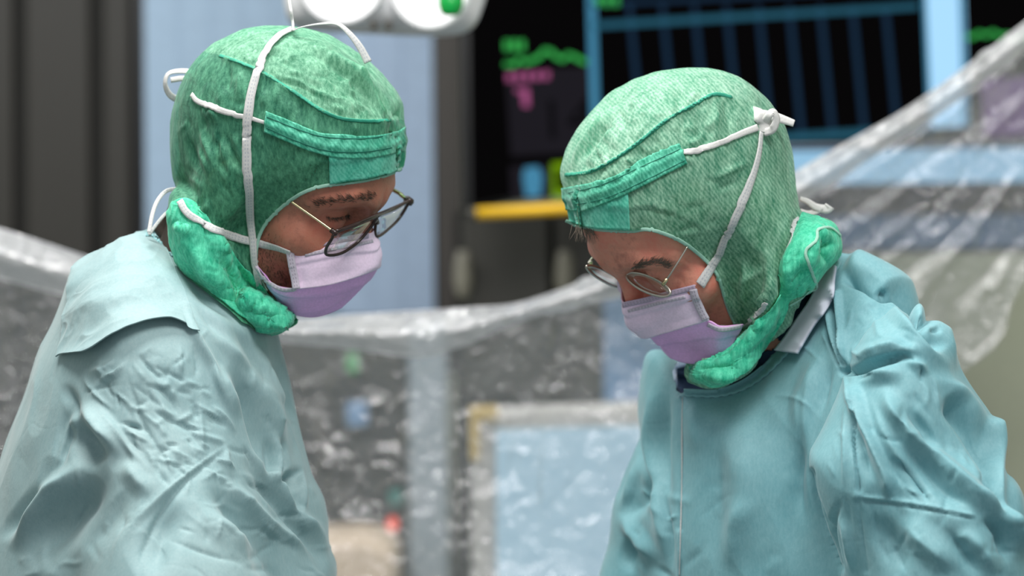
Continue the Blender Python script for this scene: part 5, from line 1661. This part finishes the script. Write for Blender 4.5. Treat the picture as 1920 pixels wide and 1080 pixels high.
# brown wall panels with recessed joints at the left
bk_ = slab('wall_lining', [(-620, -900), (262, -900), (268, 1900), (-620, 1900)], 4.93, 0.06, B['groove'], wb)
for xa, xb in ((-560, -330), (-316, -150), (-136, 20), (44, 164), (190, 241)):
    slab('wall_panel', [(xa, -880), (xb, -880), (xb + 10, 1880), (xa + 10, 1880)], 4.90, 0.03, B['panel'], wb, 0.006)
# window with pale blue vertical blind
wn = struct(slab('window_1', [(246, -900), (822, -900), (830, 604), (258, 604)], 4.90, 0.08, B['black']))
xs_ = np.linspace(264, 800, 10)
for i in range(9):
    m_ = B['slat2'] if i >= 6 else B['slat']
    a_, b_ = xs_[i] - 1, xs_[i + 1] + 3
    slab('blind_slat', [(a_, -890), (b_, -890), (b_ + 12, 592), (a_ + 12, 592)], [4.880, 4.877, 4.877, 4.880], 0.004, m_, wn)
struct(slab('trim_1', [(801, -900), (852, -900), (868, 700), (822, 700)], 4.72, 0.10, B['col']))
# dark cabinets under the monitor
cb = root('equipment_cabinet', 'dark equipment cabinet with two doors below the yellow bar', 'cabinet', (0.1, 4.55, 0))
slab('cabinet_body', [(852, 396), (1330, 376), (1340, 1900), (860, 1900)], 4.40, 0.45, B['groove'], cb)
for xa, xb, hx_ in ((866, 1028, 868), (1042, 1200, 1058)):
    dr_ = slab('door', [(xa, 408), (xb, 402), (xb + 6, 740), (xa + 4, 740)], 4.37, 0.03, B['dark'], cb, 0.004)
    hp_ = np.array([W(hx_, y_, 4.34) for y_ in np.linspace(470, 560, 8)])
    tube('handle', hp_, 0.013, B['handle'], dr_, 10, rr=[0.010, 0.017, 0.017, 0.015, 0.017, 0.018, 0.010])
# lower cabinets to the left of the post
sk = root('anaesthesia_trolley', 'dark trolley stacked with small devices behind the clear film', 'trolley', (-0.55, 4.5, 0))
slab('trolley_body', [(240, 612), (758, 606), (764, 2000), (240, 2000)], 4.35, 0.35, B['dark'], sk)
for xa, xb, ya, yb in ((300, 520, 640, 760), (300, 520, 780, 900), (540, 750, 720, 860), (540, 750, 870, 1000), (540, 750, 1010, 1120)):
    slab('drawer', [(xa, ya), (xb, ya - 3), (xb, yb - 3), (xa, yb)], 4.325, 0.025, B['groove'], sk, 0.004)
slab('device', [(586, 742), (612, 741), (612, 858), (586, 858)], 4.28, 0.04, B['col'], sk, 0.004)
slab('green_switch', [(648, 664), (672, 663), (673, 700), (650, 700)], 4.28, 0.06, B['greenp'], sk, 0.004)
slab('device', [(648, 756), (688, 752), (690, 800), (650, 802)], 4.28, 0.04, B['bluep'], sk, 0.006)
slab('device', [(728, 920), (756, 919), (756, 948), (730, 948)], 4.28, 0.04, B['tealp'], sk, 0.004)
bmr = [W(735 + 10 * math.cos(t), 984 + 13 * math.sin(t), 4.29) for t in np.linspace(0, 2 * math.pi, 16, endpoint=False)]
mesh_obj('indicator_light', bmr + [p + np.array([0, 0.02, 0]) for p in bmr], [list(range(16))[::-1], list(range(16, 32))] + [[i, (i + 1) % 16, 16 + (i + 1) % 16, 16 + i] for i in range(16)], B['red'], sk)
o = slab('supply_box', [(560, 1010), (690, 1004), (740, 1030), (742, 1400), (560, 1400)], 4.0, 0.25, B['beige'], None, 0.02)
tag(o, 'beige box at the foot of the dark trolley beside the left surgeon', 'box')
o = slab('equipment_post', [(764, 606), (838, 604), (848, 2300), (772, 2300)], 4.20, 0.10, B['pale'], None, 0.012)
tag(o, 'pale upright equipment post seen through the film between the surgeons', 'post')
o = slab('glass_partition', [(1132, 560), (1300, 545), (1300, 760), (1132, 764)], 4.28, 0.02, B['bluep'], None, 0.004)
tag(o, 'dull blue panel above the white-framed screen', 'panel')

# big wall monitor
mo = root('wall_monitor', 'large black wall monitor with a blue-lined chart window and green traces', 'monitor', (0.65, 4.05, 0))
slab('casing', [(848, -760), (2140, -800), (2160, 340), (1440, 272), (868, 396)], 4.02, 0.10, B['black'], mo, 0.01)
sc_ = slab('screen', [(872, -740), (2120, -780), (2140, 300), (1480, 262), (884, 384)], 4.014, 0.006, B['screen'], mo)
E_ = 4.010
slab('dark_window', [(948, 132), (1104, 124), (1112, 284), (958, 292)], E_, 0.003, B['s_dim'], sc_)


def trace(name, pts, wpx, mat, par, Y=4.004):
    r_ = wpx * Y / F / 2
    return tube(name, [W(a, b, Y) for a, b in pts], r_, mat, par, 6)


rd = random.Random(3)
trace('green_trace', [(946, 120), (962, 122), (975, 110), (985, 118), (1000, 112), (1012, 106), (1022, 94), (1032, 96), (1042, 106), (1055, 112), (1066, 102), (1076, 106), (1088, 112), (1100, 118)], 9, B['s_green'], sc_)
trace('green_trace', [(1808, 68), (1822, 70), (1836, 62), (1850, 66), (1862, 60), (1876, 68), (1890, 66), (1910, 74), (1940, 70)], 8, B['s_green'], sc_)
for k in range(3):
    slab('green_mark', [(945 + k * 14, 76), (955 + k * 14, 75), (956 + k * 14, 94), (946 + k * 14, 95)], E_ - 0.004, 0.003, B['s_green'], sc_)
for k in range(5):
    slab('pink_mark', [(950 + k * 17, 138 - k), (962 + k * 17, 137 - k), (962 + k * 17, 152 - k), (950 + k * 17, 153 - k)], E_ - 0.006, 0.003, B['s_pink'], sc_)
slab('pink_mark', [(966, 166), (990, 165), (992, 172), (967, 174)], E_ - 0.006, 0.003, B['s_pink'], sc_)
slab('pink_mark', [(978, 172), (992, 171), (993, 200), (980, 200)], E_ - 0.006, 0.003, B['s_pink'], sc_)
slab('icon_panel', [(956, 312), (1030, 308), (1034, 372), (960, 376)], E_, 0.003, B['s_dim'], sc_)
slab('blue_icon', [(984, 314), (1010, 312), (1018, 330), (1014, 368), (986, 370), (980, 332)], E_ - 0.004, 0.003, B['s_cy'], sc_)
slab('lime_icon', [(1034, 306), (1070, 303), (1074, 368), (1036, 372)], E_ - 0.004, 0.003, B['s_lime'], sc_)
slab('dark_icon', [(1042, 318), (1066, 316), (1068, 356), (1044, 358)], E_ - 0.008, 0.003, B['screen'], sc_)
fc = bpy.data.curves.new('readout', 'FONT')
fc.body = '14'
fc.size = 0.095
fc.extrude = 0.001
fo = bpy.data.objects.new('readout', fc)
fo.location = Vector(W(1010, 262, E_ - 0.006))
fo.rotation_euler = (math.pi / 2, -0.05, 0)
fc.materials.append(B['s_dark'])
COL.objects.link(fo)
bpy.context.view_layer.update()
tm_ = bpy.data.meshes.new_from_object(fo.evaluated_get(bpy.context.evaluated_depsgraph_get()))
tm_.name = 'digits'
to_ = bpy.data.objects.new('readout_digits', tm_)
to_.matrix_world = fo.matrix_world.copy()
bpy.data.objects.remove(fo)
COL.objects.link(to_)
to_.parent = sc_
# chart window
cw = slab('chart_window', [(1098, -700), (1716, -730), (1752, 262), (1120, 290)], E_ - 0.006, 0.005, B['screen'], sc_)
E2 = E_ - 0.010
slab('window_edge', [(1092, -300), (1108, -301), (1126, 290), (1110, 291)], E2, 0.004, B['s_cy'], sc_)
for k, xt in enumerate((1180, 1242, 1302, 1362, 1422, 1480, 1538, 1598, 1660)):
    slab('chart_line', [(xt - 5, 10), (xt + 5, 10), (xt + 29, 258), (xt + 19, 258)], E2, 0.003, B['s_line'], sc_)
slab('chart_line', [(1112, 42), (1722, 6), (1722, 17), (1112, 54)], E2 - 0.004, 0.003, B['s_teal'], sc_)
slab('chart_line', [(1110, 4), (1722, -28), (1722, -20), (1110, 12)], E2 - 0.004, 0.003, B['s_line'], sc_)
slab('chart_line', [(1120, 272), (1748, 234), (1748, 248), (1120, 287)], E2 - 0.004, 0.003, B['s_teal'], sc_)
for k in range(3):
    slab('green_mark', [(1116 + k * 16, -6), (1128 + k * 16, -7), (1129 + k * 16, 10), (1117 + k * 16, 11)], E2 - 0.004, 0.003, B['s_green'], sc_)
slab('pale_bar', [(1716, -700), (1786, -704), (1816, 236), (1744, 240)], E2, 0.003, B['s_pale'], sc_)
slab('window_edge', [(1718, -300), (1724, -300), (1748, 240), (1741, 240)], E2 - 0.003, 0.003, B['s_cy'], sc_)
slab('window_edge', [(1790, -300), (1798, -300), (1814, 236), (1806, 236)], E2 - 0.003, 0.003, B['s_cy'], sc_)
slab('purple_panel', [(1840, 150), (1960, 140), (1960, 250), (1846, 258)], E2, 0.003, B['s_purple'], sc_)
# lower monitor
m2 = root('lower_monitor', 'second monitor with a bright blue title bar, under the large wall monitor', 'monitor', (1.0, 4.0, 0))
slab('casing', [(1380, 270), (2140, 262), (2150, 470), (1390, 480)], 3.95, 0.06, B['black'], m2, 0.008)
s2 = slab('screen', [(1390, 276), (2130, 268), (2138, 460), (1398, 470)], 3.944, 0.005, B['s_navy'], m2)
slab('title_bar', [(1392, 284), (2128, 276), (2130, 338), (1396, 346)], 3.938, 0.004, B['s_blue'], s2)
slab('dark_strip', [(1396, 348), (2130, 340), (2134, 400), (1398, 406)], 3.938, 0.004, B['s_dim'], s2)
# yellow rail
yb = tube('pendant_rail', [W(893, 400, 3.90), W(980, 396, 3.90), W(1110, 389, 3.90), W(1400, 376, 3.90)], 0.0098, B['yellow'], None, 14)
tag(yb, 'yellow rail across the front under the wall monitor', 'rail')
tube('end_cap', [W(878, 401, 3.90), W(884, 401, 3.90), W(893, 400, 3.90)], 0.0105, B['dark'], yb, 14)
for x_ in (1000, 1300):
    tube('bracket', [W(x_, 394, 3.90), W(x_, 390, 4.01)], 0.006, B['dark'], yb, 8)
# white-framed screen behind the film
wm = root('patient_monitor', 'white-framed patient monitor with a pale blue screen and yellow corner, behind the film', 'monitor', (0.15, 3.75, 0))
slab('frame', [(882, 768), (1330, 750), (1340, 1330), (884, 1330)], 3.70, 0.08, B['ivory'], wm, 0.012)
slab('screen', [(930, 806), (1290, 796), (1296, 1280), (932, 1280)], 3.692, 0.006, B['s_haze'], wm)
slab('yellow_corner', [(879, 764), (934, 762), (934, 788), (898, 792), (897, 866), (881, 866)], 3.688, 0.05, B['ochre'], wm, 0.004)
slab('stand', [(1040, 1330), (1160, 1330), (1160, 2200), (1040, 2200)], 3.73, 0.06, B['white'], wm)

# ------------------------------------------------------------------ surgical lamp
lp = root('surgical_lamp', 'white surgical lamp head with bright round lenses and green handle, above the left surgeon', 'lamp', tuple(W(730, -60, 3.0)))
lb = Blob([(548, -130), (533, -60), (532, 0), (541, 38), (560, 54), (600, 59), (680, 63), (760, 67), (830, 68), (870, 62), (892, 46), (905, 15), (918, -30), (930, -90), (925, -160), (840, -215), (730, -235), (620, -200)], 3.0, 0.055, 0.004, dw=0.05)
lxs = np.arange(-0.32, 0.02, 0.003); lys = np.arange(2.9, 3.1, 0.003); lzs = np.arange(1.80, 2.06, 0.003)
Pq, qq_ = iso(lb.field(lxs, lys, lzs), lxs, lys, lzs)
Pq = relax(Pq, qq_, 3)
mesh_obj('housing', Pq, qq_, B['white'], lp)


def disc(name, cx, cy, rx, ry, Y, mat, par, dome=0.006, back=0.02):
    n_ = 40
    V = [W(cx, cy, Y - dome)]
    for s_ in (0.5, 0.85, 1.0):
        V += [W(cx + rx * s_ * math.cos(t), cy + ry * s_ * math.sin(t), Y - dome * (1 - s_ ** 2)) for t in np.linspace(0, 2 * math.pi, n_, endpoint=False)]
    V += [W(cx + rx * math.cos(t), cy + ry * math.sin(t), Y + back) for t in np.linspace(0, 2 * math.pi, n_, endpoint=False)]
    Fc = [[0, 1 + (i + 1) % n_, 1 + i] for i in range(n_)]
    for r_ in range(3):
        for i in range(n_):
            a_, b_ = 1 + r_ * n_ + i, 1 + r_ * n_ + (i + 1) % n_
            Fc.append([a_, b_, b_ + n_, a_ + n_])
    return mesh_obj(name, V, Fc, mat, par)


for cx, cy, rx, ry in ((640, -30, 72, 68), (808, -36, 74, 84), (724, -150, 66, 60)):
    l_ = disc('lens', cx, cy, rx, ry, 2.945, B['lamp'], lp)
    ring = [W(cx + (rx + 4) * math.cos(t), cy + (ry + 4) * math.sin(t), 2.946) for t in np.linspace(0, 2 * math.pi, 48, endpoint=False)]
    tube('lens_ring', ring, 0.004, B['white'], lp, 8, True)
hg_ = tube('handle', [W(846, -60, 2.92), W(846, -10, 2.90), W(845, 8, 2.895), W(845, 22, 2.895), W(845, 27, 2.896)], 0.015, B['greenp'], lp, 16, rr=[0.012, 0.013, 0.0162, 0.0155, 0.010])
for x_ in (699, 727):
    slab('sensor', [(x_ - 7, 42), (x_ + 6, 41), (x_ + 8, 52), (x_ - 5, 54)], 2.948, 0.02, B['dark'], lp)
tube('suspension_arm', [W(735, -220, 3.0), W(740, -500, 3.02), W(745, -1800, 3.05)], 0.022, B['white'], lp, 12)


# ------------------------------------------------------------------ clear film drape
def film_mat(name, haze, tint, rough, sc1, st1, hazecol=(0.90, 0.91, 0.92, 1), gl=0.5):
    a = NT(name)
    v = a.coord('Object')
    n1 = a.noise(v, sc1, 4, 0.6, 0.8)
    n2 = a.noise(v, sc1 * 3.2, 3, 0.5, 1.0)
    h = a.math('ADD', a.math('MULTIPLY', n1, 0.8), a.math('MULTIPLY', n2, 0.2))
    b = a.bump(h, st1, 0.02)
    tp = a.n('BsdfTransparent'); tp.inputs[0].default_value = tint
    g = a.n('BsdfGlossy'); g.inputs['Roughness'].default_value = rough; g.inputs[0].default_value = (1, 1, 1, 1)
    a.l(b, g.inputs['Normal'])
    lw = a.n('Fresnel'); lw.inputs[0].default_value = 1.5
    a.l(b, lw.inputs['Normal'])
    f = a.math('ADD', a.math('MULTIPLY', lw.outputs[0], 1.4), 0.07)
    f = a.math('MINIMUM', f, gl)
    d = a.n('BsdfDiffuse'); d.inputs[0].default_value = hazecol
    a.l(b, d.inputs['Normal'])
    t2 = a.n('BsdfTranslucent'); t2.inputs[0].default_value = hazecol
    m0 = a.n('MixShader', n0=0.5); a.l(d.outputs[0], m0.inputs[1]); a.l(t2.outputs[0], m0.inputs[2])
    m1 = a.n('MixShader', n0=haze); a.l(tp.outputs[0], m1.inputs[1]); a.l(m0.outputs[0], m1.inputs[2])
    m2 = a.n('MixShader'); a.l(f, m2.inputs[0]); a.l(m1.outputs[0], m2.inputs[1]); a.l(g.outputs[0], m2.inputs[2])
    return a.done(m2.outputs[0])


B['film'] = film_mat('clear_film', 0.20, (0.95, 0.96, 0.97, 1), 0.10, 24, 1.0)
B['film_hem'] = film_mat('clear_film_folded', 0.58, (0.95, 0.95, 0.96, 1), 0.12, 18, 1.0)


def sheet(name, rows, nu, nv, mat, parent, disp, folds=None):
    R_ = [resample(smooth_line(r, 10), nu) for r in rows]
    G = np.array([smooth_line([r[i] for r in R_], 16) for i in range(nu)])
    G = np.array([resample(g, nv) for g in G])
    P = np.stack([(G[..., 0] - 960) * G[..., 2] / F, G[..., 2], ZC - (G[..., 1] - 540) * G[..., 2] / F], -1)
    P = P.reshape(-1, 3)
    q = np.array([[i * nv + j, i * nv + j + 1, (i + 1) * nv + j + 1, (i + 1) * nv + j] for i in range(nu - 1) for j in range(nv - 1)])
    N = vnormals(P, q)
    if N[:, 1].mean() > 0:
        q = q[:, ::-1].copy(); N = -N
    P = P + N * disp(P)[:, None]
    if folds:
        N = vnormals(P, q)
        P = strokes(P, N, folds, 0.9)
    return mesh_obj(name, P, q, mat, parent)


YF = 2.95
top = [(-300, 372), (-100, 408), (0, 430), (160, 482), (400, 560), (530, 598), (660, 592), (780, 585), (880, 578), (960, 572), (1030, 552), (1100, 525), (1220, 470), (1350, 402), (1480, 330), (1600, 262), (1700, 205), (1800, 135), (1920, 45), (2060, -66)]
mid = [(-310, 700), (-100, 700), (0, 700), (160, 720), (400, 760), (530, 790), (660, 800), (780, 800), (880, 800), (960, 800), (1030, 790), (1110, 770), (1230, 720), (1370, 640), (1510, 560), (1640, 480), (1740, 420), (1840, 350), (1925, 270), (2070, 150)]
bot = [(-320, 1500), (-100, 1500), (0, 1500), (160, 1500), (400, 1500), (530, 1500), (660, 1500), (780, 1500), (880, 1500), (960, 1500), (1030, 1450), (1120, 1380), (1260, 1260), (1420, 1080), (1580, 900), (1700, 790), (1808, 695), (1868, 640), (1925, 520), (2100, 380)]
Zr = lambda r, y: [(a, b, y) for a, b in r]
dr = root('clear_drape', 'clear plastic screen drape with a folded hem hanging between the surgeons and the equipment', 'drape', (0, 2.95, 0.9))


def dispf(P):
    x = P[:, 0]
    right = np.clip((x - 0.30) / 0.1, 0, 1)
    left = np.clip((-0.38 - x) / 0.1, 0, 1)
    n = noise3(P, 9, 61) * 0.014 + ridged(P, 26, 62, (0.2, 0, 1), 1.6) * 0.026 + ridged(P, 60, 63) * 0.012
    return n * (1 - 0.8 * right) * (1 - 0.75 * left)


ff = [([(1930, 105), (1800, 200), (1650, 310), (1500, 400)], 12, 10, 'r', 0.1), ([(1930, 150), (1840, 225), (1700, 330), (1520, 450)], 9, -9, 'r', 0.1), ([(1925, 180), (1850, 250), (1800, 330), (1690, 420), (1560, 520)], 8, 12, 'r', 0.1),
      ([(1830, 270), (1790, 350), (1700, 400), (1590, 470), (1520, 540)], 7, -9, 'r', 0.1), ([(1710, 340), (1650, 390), (1570, 450)], 7, 10, 'r'), ([(1925, 300), (1850, 400), (1750, 520), (1690, 600)], 14, 8, 'r', 0.1),
      ([(1880, 330), (1800, 430), (1700, 510), (1650, 530)], 10, -8, 'r', 0.1), ([(1835, 390), (1822, 440), (1812, 480)], 6, 10, 'r'), ([(1925, 500), (1900, 580), (1868, 636), (1812, 690)], 8, 12, 'r', 0.05), ([(1925, 420), (1860, 500), (1780, 590)], 14, -8, 'r'),
      ([(1740, 440), (1660, 490), (1600, 540)], 7, 9, 'r'), ([(1900, 230), (1800, 330), (1680, 470)], 8, -8, 'r'),
      ([(1030, 600), (1022, 640), (1016, 680)], 8, 10, 'p'), ([(1028, 780), (1022, 900), (1030, 1080)], 7, 8, 'r'), ([(900, 640), (890, 690)], 8, 9, 'p')]
sheet('film', [Zr(top, YF), Zr(mid, YF + 0.02), Zr(bot, YF + 0.03)], 420, 160, B['film'], dr, dispf, ff)
hem = [(-300, 452), (-100, 500), (0, 522), (130, 556), (400, 612), (530, 640), (650, 652), (780, 668), (870, 646), (960, 607), (1060, 577), (1170, 550), (1290, 500), (1400, 440), (1500, 382), (1610, 308), (1710, 246), (1810, 176), (1930, 84), (2070, -20)]
midh = [((a + c) / 2, (b + d) / 2) for (a, b), (c, d) in zip(top, hem)]
sheet('folded_hem', [Zr(top, YF - 0.012), Zr(midh, YF - 0.045), Zr(hem, YF - 0.03)], 420, 30, B['film_hem'], dr,
      lambda P: noise3(P, 8, 71) * 0.008 + ridged(P, 45, 72) * 0.014 * np.clip(P[:, 0] * 5 + 2.0, 0.05, 1), None)
ht_ = [W(a, b, YF - 0.014) for a, b in smooth_line(top, 8)]
tube('hem_edge', ht_, 0.0016, B['film_hem'], dr, 6)
hb_ = [W(a, b, YF - 0.031) for a, b in smooth_line(hem, 8)]
tube('hem_edge', hb_, 0.0012, B['film_hem'], dr, 6)
